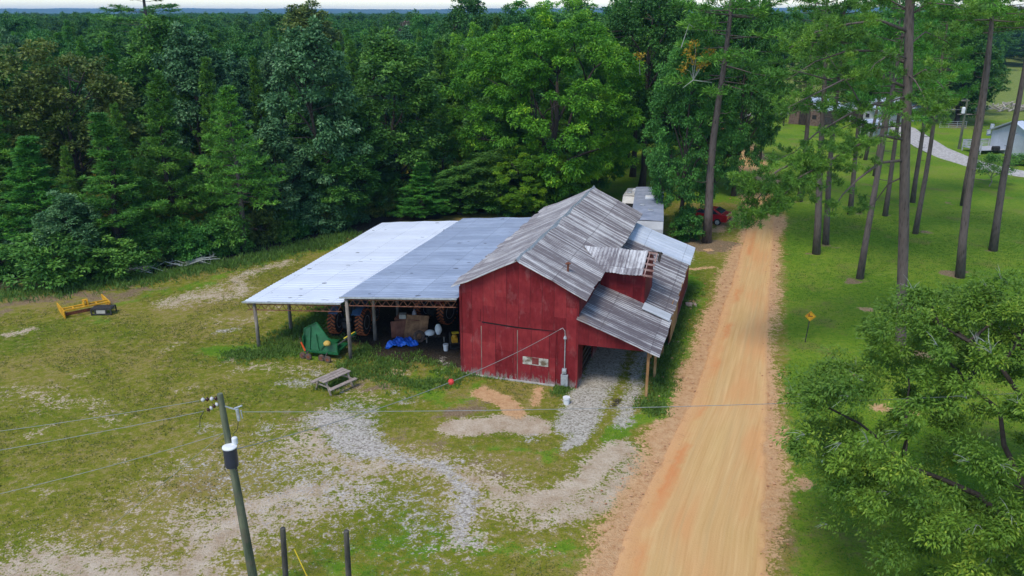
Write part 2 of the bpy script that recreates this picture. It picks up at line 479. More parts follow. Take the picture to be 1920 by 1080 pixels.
# open meadow beyond the yard
M(meadow, poly_mask(GX, GY, [Vector((40, 165, 0)), Vector((60, 142, 0)), Vector((130, 150, 0)), Vector((600, 150, 0)), Vector((900, 700, 0)), Vector((100, 700, 0))], 6.0))
GZ = (fbm(GX, GY, 0.09, 5) - 0.5) * 0.10 + (fbm(GX, GY, 0.8, 6) - 0.5) * 0.05
GZ += np.where(clay > 0.3, (fbm(GX, GY, 1.6, 8) - 0.4) * 0.10 * clay, 0)
flat = np.maximum(poly_mask(GX, GY, [LW(-13.5, -0.8), LW(10.5, -0.8), LW(10.5, 18.5), LW(-13.5, 18.5)], 1.0), 0)
GZ *= (1 - 0.7 * flat)
GZ -= poly_mask(GX, GY, roadpoly, 0.5) * 0.03
far = np.clip((np.hypot(GX, GY) - 120) / 200, 0, 1); GZ *= (1 - far)
nx, ny = GX.shape
verts = np.stack([GX, GY, GZ], -1).reshape(-1, 3)
I = (np.arange(nx - 1)[:, None] * ny + np.arange(ny - 1)[None, :]).ravel()
faces = np.stack([I, I + ny, I + ny + 1, I + 1], -1)
def np_mesh(name, verts, faces, mat, attrs=None, smooth=False):
    me = bpy.data.meshes.new(name)
    nv, nf, k = len(verts), len(faces), faces.shape[1]
    me.vertices.add(nv); me.vertices.foreach_set('co', np.ascontiguousarray(verts, np.float32).ravel())
    me.loops.add(nf * k); me.loops.foreach_set('vertex_index', np.ascontiguousarray(faces, np.int32).ravel())
    me.polygons.add(nf); me.polygons.foreach_set('loop_start', np.arange(0, nf * k, k, dtype=np.int32))
    me.polygons.foreach_set('use_smooth', np.full(nf, smooth, bool))
    for an, av in (attrs or {}).items():
        if av.ndim == 1:
            a = me.attributes.new(an, 'FLOAT', 'POINT'); a.data.foreach_set('value', av.astype(np.float32))
        else:
            a = me.attributes.new(an, 'FLOAT_VECTOR', 'POINT'); a.data.foreach_set('vector', av.astype(np.float32).ravel())
    me.materials.append(mat)
    me.update(calc_edges=True)
    return me
def link(name, me, parent=None, loc=None):
    o = bpy.data.objects.new(name, me); COL.objects.link(o)
    if parent is not None: o.parent = parent
    if loc is not None: o.location = loc
    return o

def ground_material():
    t = NT('ground_cover')
    A = t.n('ShaderNodeSeparateXYZ'); t.l(t.attr('soil_a', 'Vector'), A.inputs[0])
    B = t.n('ShaderNodeSeparateXYZ'); t.l(t.attr('soil_b', 'Vector'), B.inputs[0])
    mead = t.attr('meadow')
    o = t.obj()
    n_f = t.noise(9.0, None, 4, 0.7); n_m = t.noise(1.1, None, 5, 0.62); n_b = t.noise(0.13, None, 3, 0.5)
    n_x = t.noise(28.0, None, 2, 0.6); n_2 = t.noise(2.7, t.mapping(o, (1, 1, 1), loc=(9, 4, 0)), 5, 0.7)
    mixn = t.math('ADD', t.math('MULTIPLY', n_m, 0.62), t.math('MULTIPLY', n_f, 0.38))
    # thin yellow-green field
    g1 = t.ramp(t.math('ADD', t.math('MULTIPLY', n_b, 0.55), t.math('MULTIPLY', n_2, 0.45)),
                [(0.36, (0.110, 0.170, 0.008)), (0.48, (0.205, 0.205, 0.020)), (0.56, (0.29, 0.235, 0.055)), (0.65, (0.26, 0.175, 0.07))])
    g1 = t.mix(t.mr(n_f, 0.52, 0.68, 0, 0.7), g1, (0.055, 0.075, 0.015))
    g1 = t.mix(t.mr(t.math('MULTIPLY', n_x, n_2), 0.30, 0.36, 0, 0.8), g1, (0.36, 0.29, 0.16))
    # lush lawn
    g2 = t.ramp(t.math('ADD', t.math('MULTIPLY', n_b, 0.5), t.math('MULTIPLY', n_2, 0.5)),
                [(0.34, (0.070, 0.165, 0.010)), (0.46, (0.125, 0.235, 0.014)), (0.58, (0.20, 0.285, 0.024)), (0.67, (0.25, 0.23, 0.06))])
    g2 = t.mix(t.mr(n_f, 0.5, 0.72, 0, 0.6), g2, (0.03, 0.07, 0.01))
    g2 = t.mix(t.mr(t.math('ADD', t.math('MULTIPLY', t.noise(0.3, None, 4, 0.6), 0.7), t.math('MULTIPLY', n_f, 0.3)), 0.54, 0.62, 0, 0.5), g2, (0.20, 0.155, 0.06))
    g3 = t.ramp(mixn, [(0.35, (0.10, 0.17, 0.02)), (0.6, (0.24, 0.27, 0.07))])
    def fac(m, gain=0.7, nz=mixn, lo=0.42, hi=0.58):
        return t.mr(t.math('ADD', m, t.math('MULTIPLY', t.math('SUBTRACT', nz, 0.5), gain * 2)), lo, hi)
    c = t.mix(fac(B.outputs[0], 0.9), g1, g2)
    c = t.mix(fac(mead, 0.5), c, g3)
    brown_c = t.ramp(n_f, [(0.3, (0.13, 0.085, 0.055)), (0.5, (0.24, 0.16, 0.10)), (0.7, (0.36, 0.27, 0.18))])
    c = t.mix(t.math('MULTIPLY', fac(B.outputs[1], 1.0), 0.9), c, brown_c)
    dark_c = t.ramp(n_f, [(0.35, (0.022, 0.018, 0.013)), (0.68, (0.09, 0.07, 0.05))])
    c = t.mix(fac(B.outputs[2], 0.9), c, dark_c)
    sand_c = t.ramp(mixn, [(0.35, (0.38, 0.26, 0.155)), (0.6, (0.60, 0.49, 0.36))])
    speck = t.math('ADD', t.math('MULTIPLY', n_2, 0.45), t.math('MULTIPLY', n_f, 0.55))
    c = t.mix(fac(A.outputs[1], 1.5, speck), c, sand_c)
    vg = t.voro(13, None, out='Color')
    gsep = t.n('ShaderNodeSeparateXYZ'); t.l(vg, gsep.inputs[0])
    grav_c = t.ramp(gsep.outputs[0], [(0.0, (0.24, 0.21, 0.17)), (0.35, (0.42, 0.375, 0.32)), (0.9, (0.60, 0.55, 0.48))])
    c = t.mix(t.math('MULTIPLY', fac(A.outputs[0], 1.3, speck), 0.9), c, grav_c)
    clay_c = t.ramp(t.math('ADD', t.math('MULTIPLY', n_2, 0.6), t.math('MULTIPLY', n_f, 0.4)),
                    [(0.30, (0.26, 0.13, 0.06)), (0.41, (0.52, 0.28, 0.13)), (0.58, (0.64, 0.40, 0.21))])
    c = t.mix(fac(A.outputs[2], 1.1, speck), c, clay_c)
    t.bump(t.math('ADD', t.math('MULTIPLY', n_f, 1.0), t.math('MULTIPLY', n_x, 0.5)), 0.9, 0.09)
    return t.done(c, 0.95, 0, 0.1)
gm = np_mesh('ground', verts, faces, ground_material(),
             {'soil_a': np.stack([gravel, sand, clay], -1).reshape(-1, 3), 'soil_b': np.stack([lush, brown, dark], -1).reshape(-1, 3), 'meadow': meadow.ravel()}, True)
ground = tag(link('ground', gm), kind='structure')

# ------------------------------------------------------------------ the dirt road: graded surface with clay windrows
def resample(line, n):
    d = [0]
    for a, b in zip(line[:-1], line[1:]): d.append(d[-1] + (b - a).length)
    q = np.linspace(0, d[-1], n)
    return np.stack([np.interp(q, d, [p[k] for p in line]) for k in range(2)], -1)
NL, NW = 420, 46
RL, RR = resample(ROAD_L, NL), resample(ROAD_R, NL)
w_ = np.linspace(-0.03, 1.03, NW)
RX = RL[:, 0][:, None] * (1 - w_) + RR[:, 0][:, None] * w_
RY = RL[:, 1][:, None] * (1 - w_) + RR[:, 1][:, None] * w_
width = np.hypot(RR[:, 0] - RL[:, 0], RR[:, 1] - RL[:, 1])[:, None]
latm = w_[None, :] * width
edge = np.minimum(w_, 1 - w_)[None, :] * width
RZ = 0.028 + 0.05 * np.clip(edge / 1.2, 0, 1)
RZ = RZ + 0.10 * np.exp(-((latm - width + 0.08) / 0.16) ** 2) * (0.5 + fbm(RX, RY, 1.1, 31))
RZ = RZ + 0.05 * np.exp(-((latm - 0.25) / 0.3) ** 2) * fbm(RX, RY, 1.8, 33)
RZ = RZ - 0.035 * np.exp(-((latm - width + 0.5) / 0.15) ** 2)
RZ = RZ + (fbm(RX, RY, 2.2, 35) - 0.5) * 0.02
RZ = np.where(edge < 0.12 + 0.25 * (fbm(RX, RY, 0.7, 37) - 0.3), RZ - 0.16, RZ)
lon = np.concatenate([[0], np.cumsum(np.hypot(np.diff(RL[:, 0]), np.diff(RL[:, 1])))])[:, None] + 0 * latm
I = (np.arange(NL - 1)[:, None] * NW + np.arange(NW - 1)[None, :]).ravel()
def road_material():
    t = NT('graded_dirt')
    ln = t.attr('lane', 'Vector')                 # x across, y along, z width
    o = t.obj()
    s = t.n('ShaderNodeSeparateXYZ'); t.l(ln, s.inputs[0])
    st = t.noise(1.5, t.mapping(ln, (2.6, 0.09, 0)), 5, 0.6)
    st2 = t.noise(5, t.mapping(ln, (2.2, 0.05, 0)), 4, 0.6)
    big = t.noise(0.22, t.mapping(ln, (2.2, 0.6, 0)), 3, 0.5)
    f = t.noise(14, None, 4, 0.7); m = t.noise(1.8, None, 4, 0.6)
    c = t.ramp(t.math('ADD', t.math('MULTIPLY', st, 0.55), t.math('MULTIPLY', st2, 0.45)),
               [(0.30, (0.49, 0.28, 0.11)), (0.48, (0.58, 0.355, 0.150)), (0.66, (0.65, 0.43, 0.20))])
    c = t.mix(t.mr(big, 0.48, 0.62, 0, 0.6), c, (0.62, 0.30, 0.12))
    c = t.mix(t.mr(big, 0.33, 0.46, 0.3, 0.0), c, (0.50, 0.34, 0.12))
    # the clay-red strip left of the middle
    lat = s.outputs[0]
    red = t.math('SUBTRACT', 1.0, t.math('ABSOLUTE', t.math('DIVIDE', t.math('SUBTRACT', t.math('ADD', lat, t.math('MULTIPLY', m, 0.7)), 1.25), 0.38)), clamp=True)
    redz = t.mr(t.noise(0.13, t.mapping(ln, (0.01, 1, 0), loc=(0, 3.2, 0)), 2), 0.47, 0.56)
    c = t.mix(t.math('MULTIPLY', t.math('MULTIPLY', red, redz), 0.75), c, (0.58, 0.20, 0.07))
    rel = t.math('DIVIDE', lat, s.outputs[2])
    for c0, ww in ((0.30, 0.07), (0.40, 0.04), (0.60, 0.05), (0.71, 0.07)):
        tr_ = t.math('SUBTRACT', 1.0, t.math('DIVIDE', t.math('ABSOLUTE', t.math('SUBTRACT', t.math('ADD', rel, t.math('MULTIPLY', t.math('SUBTRACT', t.noise(0.08, t.mapping(ln, (0.01, 1, 0), loc=(0, c0 * 30, 0)), 2), 0.5), 0.12)), c0)), ww), clamp=True)
        c = t.mix(t.math('MULTIPLY', t.math('MULTIPLY', tr_, t.mr(st, 0.42, 0.60)), 0.55), c, (0.47, 0.30, 0.13))
    c = t.mix(t.mr(t.math('ADD', rel, t.math('MULTIPLY', t.math('SUBTRACT', m, 0.5), 0.22)), 0.02, 0.26, 0.6, 0), c, (0.60, 0.27, 0.10))
    edge_ = t.math('SUBTRACT', s.outputs[2], lat)
    e = t.mr(t.math('ADD', edge_, t.math('MULTIPLY', m, 0.5)), 0.32, 0.72, 1, 0)
    e2 = t.mr(t.math('ADD', lat, t.math('MULTIPLY', m, 1.4)), 0.9, 1.6, 1, 0)
    clod = t.ramp(t.math('ADD', t.math('MULTIPLY', m, 0.4), t.math('MULTIPLY', f, 0.6)), [(0.32, (0.40, 0.19, 0.085)), (0.48, (0.60, 0.34, 0.16)), (0.66, (0.68, 0.43, 0.23))])
    c = t.mix(t.math('MAXIMUM', e, t.math('MULTIPLY', e2, 0.75)), c, clod)
    c = t.mix(t.mr(f, 0.60, 0.72, 0, 0.35), c, (0.30, 0.18, 0.09))
    t.bump(t.math('ADD', t.math('MULTIPLY', st2, 0.6), f), 0.5, 0.03)
    return t.done(c, 0.95, 0, 0.1)
rm = np_mesh('dirt_road', np.stack([RX, RY, RZ], -1).reshape(-1, 3), np.stack([I, I + NW, I + NW + 1, I + 1], -1), road_material(),
             {'lane': np.stack([latm, lon, width + 0 * latm], -1).reshape(-1, 3)}, True)
tag(link('dirt_road', rm), kind='structure')

# gravel drive through the yard, far right
def ribbon(name, line, w, mat, z=0.03, n=120):
    L = resample(line, n); d = np.gradient(L, axis=0); d /= np.linalg.norm(d, axis=1)[:, None]
    nrm = np.stack([d[:, 1], -d[:, 0]], -1)
    k = np.linspace(-1, 1, 9)
    ww = w * (0.5 + 0.06 * (fbm(L[:, 0], L[:, 1], 0.3, 50) - 0.5))[:, None]
    P = L[:, None, :] + nrm[:, None, :] * (k[None, :, None] * ww[:, :, None])
    Z = z * (1 - 1.6 * np.abs(k) ** 4)[None, :] + 0 * P[:, :, 0] + 0.035
    V = np.concatenate([P, Z[:, :, None]], -1).reshape(-1, 3)
    I = (np.arange(n - 1)[:, None] * 9 + np.arange(8)[None, :]).ravel()
    return link(name, np_mesh(name, V, np.stack([I, I + 9, I + 10, I + 1], -1), mat, None, True))
m_drive = mat_noise('pale_gravel', (0.30, 0.27, 0.24), (0.55, 0.52, 0.48), 3.0, 0.95, (1, 1, 1), 0.6, 0.03)
tag(ribbon('gravel_driveway', pts([(2100, 345), (2000, 338), (1920, 327), (1850, 314), (1790, 296), (1745, 276), (1715, 256), (1690, 240), (1660, 232), (1615, 228)]), 4.2, m_drive), kind='structure')
tag(ribbon('gravel_track', pts([(1350, 222), (1400, 216), (1440, 213), (1480, 212), (1540, 214), (1615, 228)]), 3.4, m_drive), kind='structure')

# distant blue hills
def hills(name, y0, h, amp, seed, mat):
    x = np.linspace(-5900, 5900, 220)
    prof = h + amp * (fbm(x, x * 0, 0.0011, seed, 4) - 0.5) * 2
    rows = []
    for k, (dy, f) in enumerate(((-900, 0.0), (-500, 0.45), (-200, 0.85), (0, 1.0), (400, 0.9), (1000, 0.0))):
        rows.append(np.stack([x, y0 + dy + 0 * x + 300 * (fbm(x, x * 0, 0.0006, seed + 4) - .5), np.maximum(prof * f, 0) - (0.5 if f == 0 else 0) + (fbm(x, x * 0 + k * 50, 0.01, seed + k) * 8 if f else 0)], -1))
    V = np.stack(rows, 0); a, b = V.shape[:2]
    I = (np.arange(a - 1)[:, None] * b + np.arange(b - 1)[None, :]).ravel()
    return tag(link(name, np_mesh(name, V.reshape(-1, 3), np.stack([I, I + 1, I + b + 1, I + b], -1), mat, None, True)), kind='structure')
m_hill = mat_noise('wooded_hill', (0.03, 0.06, 0.03), (0.06, 0.10, 0.04), 0.02, 0.95, (1, 1, 1), 0, 0)
hills('hills', 4000, 32, 8, 71, m_hill)
hills('hills', 5300, 44, 12, 83, m_hill)
# ------------------------------------------------------------------ materials of the buildings
m_roof_r = mat_old_metal('weathered_roof', 'X', (0.60, 0.58, 0.56), (0.17, 0.145, 0.145), 0.21, 0.36, line_w=1.2)
m_roof_l = mat_old_metal('weathered_roof_dull', 'X', (0.52, 0.50, 0.48), (0.20, 0.175, 0.175), 0.21, 0.40, line_w=0.9)
m_roof_lean = mat_old_metal('weathered_lean_roof', 'X', (0.54, 0.53, 0.52), (0.13, 0.11, 0.115), 0.21, 0.46, line_w=1.2, warm=(0.22, 0.17, 0.12))
m_roof_dorm = mat_old_metal('weathered_dormer_roof', 'Y', (0.60, 0.59, 0.58), (0.16, 0.14, 0.145), 0.2, 0.42)
m_roof_grey = mat_old_metal('dull_shed_roof', 'X', (0.50, 0.56, 0.66), (0.34, 0.385, 0.47), 0.34, 0.45, rough=0.42, metal=0.35, panel=0.9, slits=1)
m_roof_white = mat_old_metal('bright_shed_roof', 'X', (0.80, 0.83, 0.88), (0.72, 0.75, 0.80), 0.34, 0.40, rough=0.40, metal=0.2, panel=0.9, slits=1, line_w=0.3)
m_roof_new = mat_old_metal('bright_new_sheets', 'X', (0.78, 0.82, 0.88), (0.58, 0.63, 0.70), 0.20, 0.35, rough=0.35, metal=0.3)

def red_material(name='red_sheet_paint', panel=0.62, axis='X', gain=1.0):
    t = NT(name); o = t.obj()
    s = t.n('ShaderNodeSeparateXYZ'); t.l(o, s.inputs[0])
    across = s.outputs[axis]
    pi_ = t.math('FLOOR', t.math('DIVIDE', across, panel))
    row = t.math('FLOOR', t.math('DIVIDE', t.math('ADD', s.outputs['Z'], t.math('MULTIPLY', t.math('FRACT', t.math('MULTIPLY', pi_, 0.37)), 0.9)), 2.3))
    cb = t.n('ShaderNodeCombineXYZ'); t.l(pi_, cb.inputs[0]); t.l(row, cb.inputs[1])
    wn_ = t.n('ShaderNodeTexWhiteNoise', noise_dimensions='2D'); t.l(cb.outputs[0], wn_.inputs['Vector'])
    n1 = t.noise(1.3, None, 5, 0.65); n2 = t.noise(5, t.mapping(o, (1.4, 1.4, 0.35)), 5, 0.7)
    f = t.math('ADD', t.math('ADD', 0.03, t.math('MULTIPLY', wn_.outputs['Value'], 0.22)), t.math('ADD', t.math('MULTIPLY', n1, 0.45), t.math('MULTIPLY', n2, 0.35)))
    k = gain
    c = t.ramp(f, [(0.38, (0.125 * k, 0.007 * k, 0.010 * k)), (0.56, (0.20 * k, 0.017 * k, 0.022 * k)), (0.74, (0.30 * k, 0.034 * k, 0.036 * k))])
    c = t.mix(t.mr(t.noise(2.2, t.mapping(o, (1, 1, 0.5), loc=(3, 1, 7)), 4, 0.6), 0.58, 0.75, 0, 0.45), c, (0.30, 0.12, 0.12))
    # seams between sheets
    fr = t.math('FRACT', t.math('DIVIDE', across, panel))
    seam = t.math('LESS_THAN', fr, 0.032)
    c = t.mix(t.math('MULTIPLY', seam, 0.7), c, (0.05, 0.008, 0.008))
    # paint gone at the foot: bare whitish, rusty metal
    foot = t.mr(t.math('ADD', s.outputs['Z'], t.math('MULTIPLY', t.math('SUBTRACT', n2, 0.5), 3.0)), 0.02, 0.30, 1, 0)
    c = t.mix(foot, c, t.ramp(n2, [(0.4, (0.16, 0.10, 0.08)), (0.6, (0.50, 0.48, 0.47))]))
    # white runs above the foot
    runs = t.noise(3.0, t.mapping(o, (5.0, 5.0, 0.5)), 4, 0.75)
    rz = t.mr(s.outputs['Z'], 0.2, 2.2, 1, 0)
    c = t.mix(t.math('MULTIPLY', t.mr(runs, 0.64, 0.72, 0, 0.8), rz), c, (0.48, 0.38, 0.36))
    t.bump(t.math('ADD', t.math('MULTIPLY', n1, 1.5), t.math('MULTIPLY', seam, -1.0)), 0.35, 0.03)
    return t.done(c, 0.7, 0, 0.2)
m_red = red_material()
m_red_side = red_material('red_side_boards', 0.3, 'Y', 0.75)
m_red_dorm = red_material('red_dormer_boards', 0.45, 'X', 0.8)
m_wood_old = mat_noise('grey_wood', (0.12, 0.10, 0.085), (0.30, 0.26, 0.22), 5, 0.9, (1, 1, 0.25), 0.3)
m_wood_tan = mat_noise('tan_wood', (0.22, 0.11, 0.045), (0.42, 0.25, 0.11), 4, 0.85, (1, 1, 0.3), 0.2)
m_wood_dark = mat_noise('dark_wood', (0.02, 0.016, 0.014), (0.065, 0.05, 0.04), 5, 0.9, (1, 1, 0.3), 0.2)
m_plank = mat_noise('weathered_plank', (0.20, 0.155, 0.125), (0.42, 0.35, 0.30), 7, 0.85, (3, 0.35, 3), 0.3)
m_rust = mat_noise('rusty_iron', (0.10, 0.035, 0.02), (0.26, 0.09, 0.045), 8, 0.8, (1, 1, 1), 0.2)
m_iron = mat_noise('dark_iron', (0.02, 0.02, 0.022), (0.06, 0.055, 0.05), 8, 0.6, (1, 1, 1), 0.2)
m_galv = mat_noise('galvanised', (0.36, 0.38, 0.40), (0.55, 0.57, 0.60), 7, 0.45, (1, 1, 1), 0.1, metal=0.4)
m_white = mat_noise('white_plastic', (0.62, 0.63, 0.64), (0.78, 0.79, 0.8), 3, 0.5, (1, 1, 1), 0.05)
m_black = mat_noise('black_rubber', (0.012, 0.012, 0.013), (0.035, 0.033, 0.03), 6, 0.8, (1, 1, 1), 0.2)
m_ochre = mat_noise('ochre_machine_paint', (0.52, 0.25, 0.012), (0.75, 0.40, 0.03), 3, 0.5, (1, 1, 1), 0.1, dirt=(0.35, 0.16, 0.04))
m_green = mat_noise('green_machine_paint', (0.006, 0.07, 0.022), (0.014, 0.14, 0.045), 2, 0.45, (1, 1, 1), 0.1, spec=0.5)
m_yellow = mat_noise('yellow_paint', (0.60, 0.42, 0.02), (0.75, 0.55, 0.04), 3, 0.5, (1, 1, 1), 0.05)
m_orange = mat_noise('orange_paint', (0.55, 0.06, 0.01), (0.75, 0.11, 0.02), 3, 0.5, (1, 1, 1), 0.05)

# ------------------------------------------------------------------ the red barn
barn = tag(empty('barn', BAR_O, -BAR_AZ), 'red sheet-metal barn with weathered gable roof and lean-to beside the dirt road', 'barn')
LEN = 18.0
def ripple(v, per=0.15, a=0.011): return a * math.sin(2 * PI * v / per)
def sag(v): return -0.07 * math.sin(PI * min(max(v / LEN, 0), 1)) + 0.03 * math.sin(v * 1.7)
def slope(prof, v0, v1, name, mat, th=0.03, nv=None, rag=0.05, rs=1, par=None, lift=None):
    """roof sheet: prof = [(u, h), ...] down the slope"""
    nv = nv or int((v1 - v0) / 0.0375)
    rng = random.Random(rs)
    edge = [rng.uniform(-rag, rag) for _ in range(40)]
    us = [p[0] for p in prof]; hs = [p[1] for p in prof]
    seg = [0]
    for a, b in zip(prof[:-1], prof[1:]): seg.append(seg[-1] + math.hypot(b[0] - a[0], b[1] - a[1]))
    seg = [s / seg[-1] for s in seg]
    def P(i, j):
        v = v0 + (v1 - v0) * j
        u = float(np.interp(i, seg, us)); h = float(np.interp(i, seg, hs))
        if i > 0.96: u += (1 if us[-1] > us[0] else -1) * edge[int(v / 0.75) % 40]
        h += ripple(v) + sag(v) + (lift(v) if lift else 0) + 0.02 * math.sin(v * 2.3 + i * 5)
        if j in (0.0, 1.0): v += edge[int(i * 30) % 40] * 0.6
        return (u, v, h)
    b = MB().sheet(P, 8, nv, th)
    return b.build(name, mat, par or barn)
slope([(3.08, 6.62), (6.62, 4.92)], -0.32, 18.1, 'roof', m_roof_r, rs=2)
slope([(3.12, 6.62), (1.3, 5.66), (0.5, 5.26), (-0.42, 4.93)], -0.34, 18.1, 'roof', m_roof_l, rag=0.09, rs=3)
b = MB()
b.sheet(lambda i, j: (3.1 + (i - 0.5) * 0.34, -0.36 + 18.5 * j, 6.68 - abs(i - 0.5) * 0.45 + sag(18.5 * j) + 0.004), 2, 40, 0.012)
b.build('ridge_cap', m_galv, barn)
# front gable wall, back wall, side walls
def gable(u0, u1, v, hl, hp, hr, th=0.06):
    return [(u0, v, -0.3), (u1, v, -0.3), (u1, v, hr), (3.1, v, hp), (1.2, v, 5.5), (u0, v, hl)]
MB().prism(gable(0, 6.2, 0, 4.96, 6.5, 4.98), (0, 0.06, 0)).build('wall', m_red, barn)
MB().prism(gable(0, 6.2, 17.8, 4.94, 6.5, 4.98), (0, 0.06, 0)).build('wall', m_red, barn)
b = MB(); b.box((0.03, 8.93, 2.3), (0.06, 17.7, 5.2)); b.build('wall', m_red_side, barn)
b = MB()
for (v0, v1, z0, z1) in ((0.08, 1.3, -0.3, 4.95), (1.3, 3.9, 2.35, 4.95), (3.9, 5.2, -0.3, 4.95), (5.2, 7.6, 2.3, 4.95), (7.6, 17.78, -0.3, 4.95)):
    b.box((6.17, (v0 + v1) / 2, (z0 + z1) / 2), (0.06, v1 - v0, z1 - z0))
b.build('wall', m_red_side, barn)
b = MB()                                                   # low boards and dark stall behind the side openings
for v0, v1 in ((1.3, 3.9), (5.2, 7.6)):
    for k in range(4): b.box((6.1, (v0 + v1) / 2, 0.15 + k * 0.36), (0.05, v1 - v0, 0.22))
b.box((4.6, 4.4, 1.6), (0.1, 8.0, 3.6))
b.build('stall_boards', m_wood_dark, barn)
# corner trims and sheet laps on the gable
for q in (((0.02, -0.022, 2.3), (0.12, 0.035, 5.1)), ((6.18, -0.022, 2.3), (0.12, 0.035, 5.1)), ((5.15, -0.012, 1.5), (0.05, 0.02, 3.2)), ((1.02, -0.02, 3.35), (0.16, 0.03, 0.5))):
    MB().box(*q).build('trim', m_red_dorm, barn)
m_slit = mat_noise('painted_gap_dark', (0.006, 0.005, 0.005), (0.012, 0.01, 0.01), 4, 0.9, (1, 1, 1), 0)
b = MB()
b.prism([(1.15, -0.006, 2.99), (3.1, -0.006, 2.90), (5.12, -0.006, 2.96), (5.12, -0.006, 2.99), (3.1, -0.006, 2.98), (1.15, -0.006, 3.06)], (0, 0.004, 0))
b.prism([(0.98, -0.006, 3.05), (1.10, -0.006, 3.05), (1.10, -0.006, 3.75)], (0, 0.004, 0))
b.build('door_gap_dark', m_slit, barn)  # black strips laid on the solid wall paint the darkness of the gaps
# the pair of sheet-clad doors
m_door = red_material('red_door_sheets', 0.95, 'X', 1.0)
def door(u0, u1, top, off, nm='door'):
    d = MB()
    d.prism([(u0, off, 0.02), (u1, off, 0.0), (u1, off, top), (u0, off, top + 0.05)], (0, 0.035, 0))
    o = d.build(nm, m_door, barn)
    return o
d1 = door(1.16, 3.06, 2.86, -0.065); d2 = door(3.11, 5.10, 2.86, -0.055)
for u in (3.085, 1.14): MB().box((u, -0.045, 1.42), (0.035, 0.02, 2.8)).build('door_edge', m_wood_old, d1)
m_patch = mat_noise('bare_patch_metal', (0.16, 0.12, 0.08), (0.55, 0.55, 0.50), 3.5, 0.5, (1, 1, 1), 0.1, metal=0.2, lo=0.4, hi=0.6)
b = MB(); b.box((4.05, -0.066, 1.22), (1.35, 0.014, 0.42)); b.build('patch', m_patch, d2)
m_pr = mat_noise('patch_red', (0.14, 0.015, 0.016), (0.2, 0.05, 0.045), 3, 0.6, (1, 1, 1), 0.1)
b = MB(); b.box((4.05, -0.078, 1.24), (0.35, 0.01, 0.36)); b.build('patch', m_pr, d2)
b = MB(); b.tube([(2.98, -0.08, 1.35), (2.98, -0.12, 1.35), (2.98, -0.12, 1.2), (2.98, -0.08, 1.2)], 0.012, 6); b.build('handle', m_iron, d1)
m_conc = mat_noise('pale_footing', (0.28, 0.26, 0.24), (0.48, 0.46, 0.43), 3, 0.9, (1, 1, 1), 0.3)
b = MB(); b.box((2.6, -0.08, 0.01), (5.0, 0.14, 0.10)); b.build('footing', m_conc, barn)
# lean-to roof, new bright sheets at its far end
def lift(v): return 0.028 * v
lean = [(6.18, 3.92), (10.28, 2.43)]
slope(lean, -0.32, 14.2, 'lean_to_roof', m_roof_lean, rs=5, lift=lift)
slope([(6.15, 3.95), (10.36, 2.45)], 14.0, 17.6, 'lean_to_roof', m_roof_new, rag=0.01, rs=6, lift=lift)['label'] = 'bright new sheets on the far end of the lean-to roof'
b = MB(); b.sheet(lambda i, j: (8.75 + i * 1.48, 4.0 + j * 1.1, 3.055 - i * 1.48 * 0.364 + 0.11 + ripple(j, 0.2)), 3, 8, 0.01)
b.build('roof_patch', mat_noise('pale_patch_sheet', (0.40, 0.42, 0.44), (0.55, 0.57, 0.6), 2, 0.5, (0.4, 4, 1), 0.1), barn)
# fascia above the lean-to opening, its posts, beams, low wall further back
b = MB(); b.prism([(6.24, -0.02, 2.42), (9.62, -0.02, 2.46), (10.1, -0.02, 2.44), (6.24, -0.02, 3.82)], (0, 0.05, 0)); b.build('fascia', m_red_dorm, barn)
pz = [(9.72, 0.1), (9.8, 2.5), (9.82, 5.4)]
for u, v in pz:
    MB().box((u, v, 1.05), (0.13, 0.13, 2.9)).build('post', m_wood_tan, barn, bevel=0.008)
b = MB(); b.beam((9.85, -0.1, 2.30), (9.85, 17.3, 2.77), 0.06, 0.16); b.build('beam', m_wood_tan, barn); b = MB(); b.beam((10.24, 0.0, 2.30), (10.24, 14.0, 2.66), 0.03, 0.14); b.build('beam', m_wood_tan, barn)
b = MB()
for v in np.arange(0.3, 17, 1.2): b.beam((6.2, v, 3.76 + lift(v)), (10.15, v, 2.32 + lift(v)), 0.05, 0.10)
b.build('rafters', m_wood_old, barn)
b = MB(); b.box((10.0, 12.2, 1.25), (0.05, 10.8, 2.7)); b.build('side_wall', m_red_side, barn)
b = MB(); b.box((10.08, 8.4, 1.5), (0.05, 3.4, 2.3)); b.build('side_panel', m_wood_tan, barn, label='bare tan plywood panel')
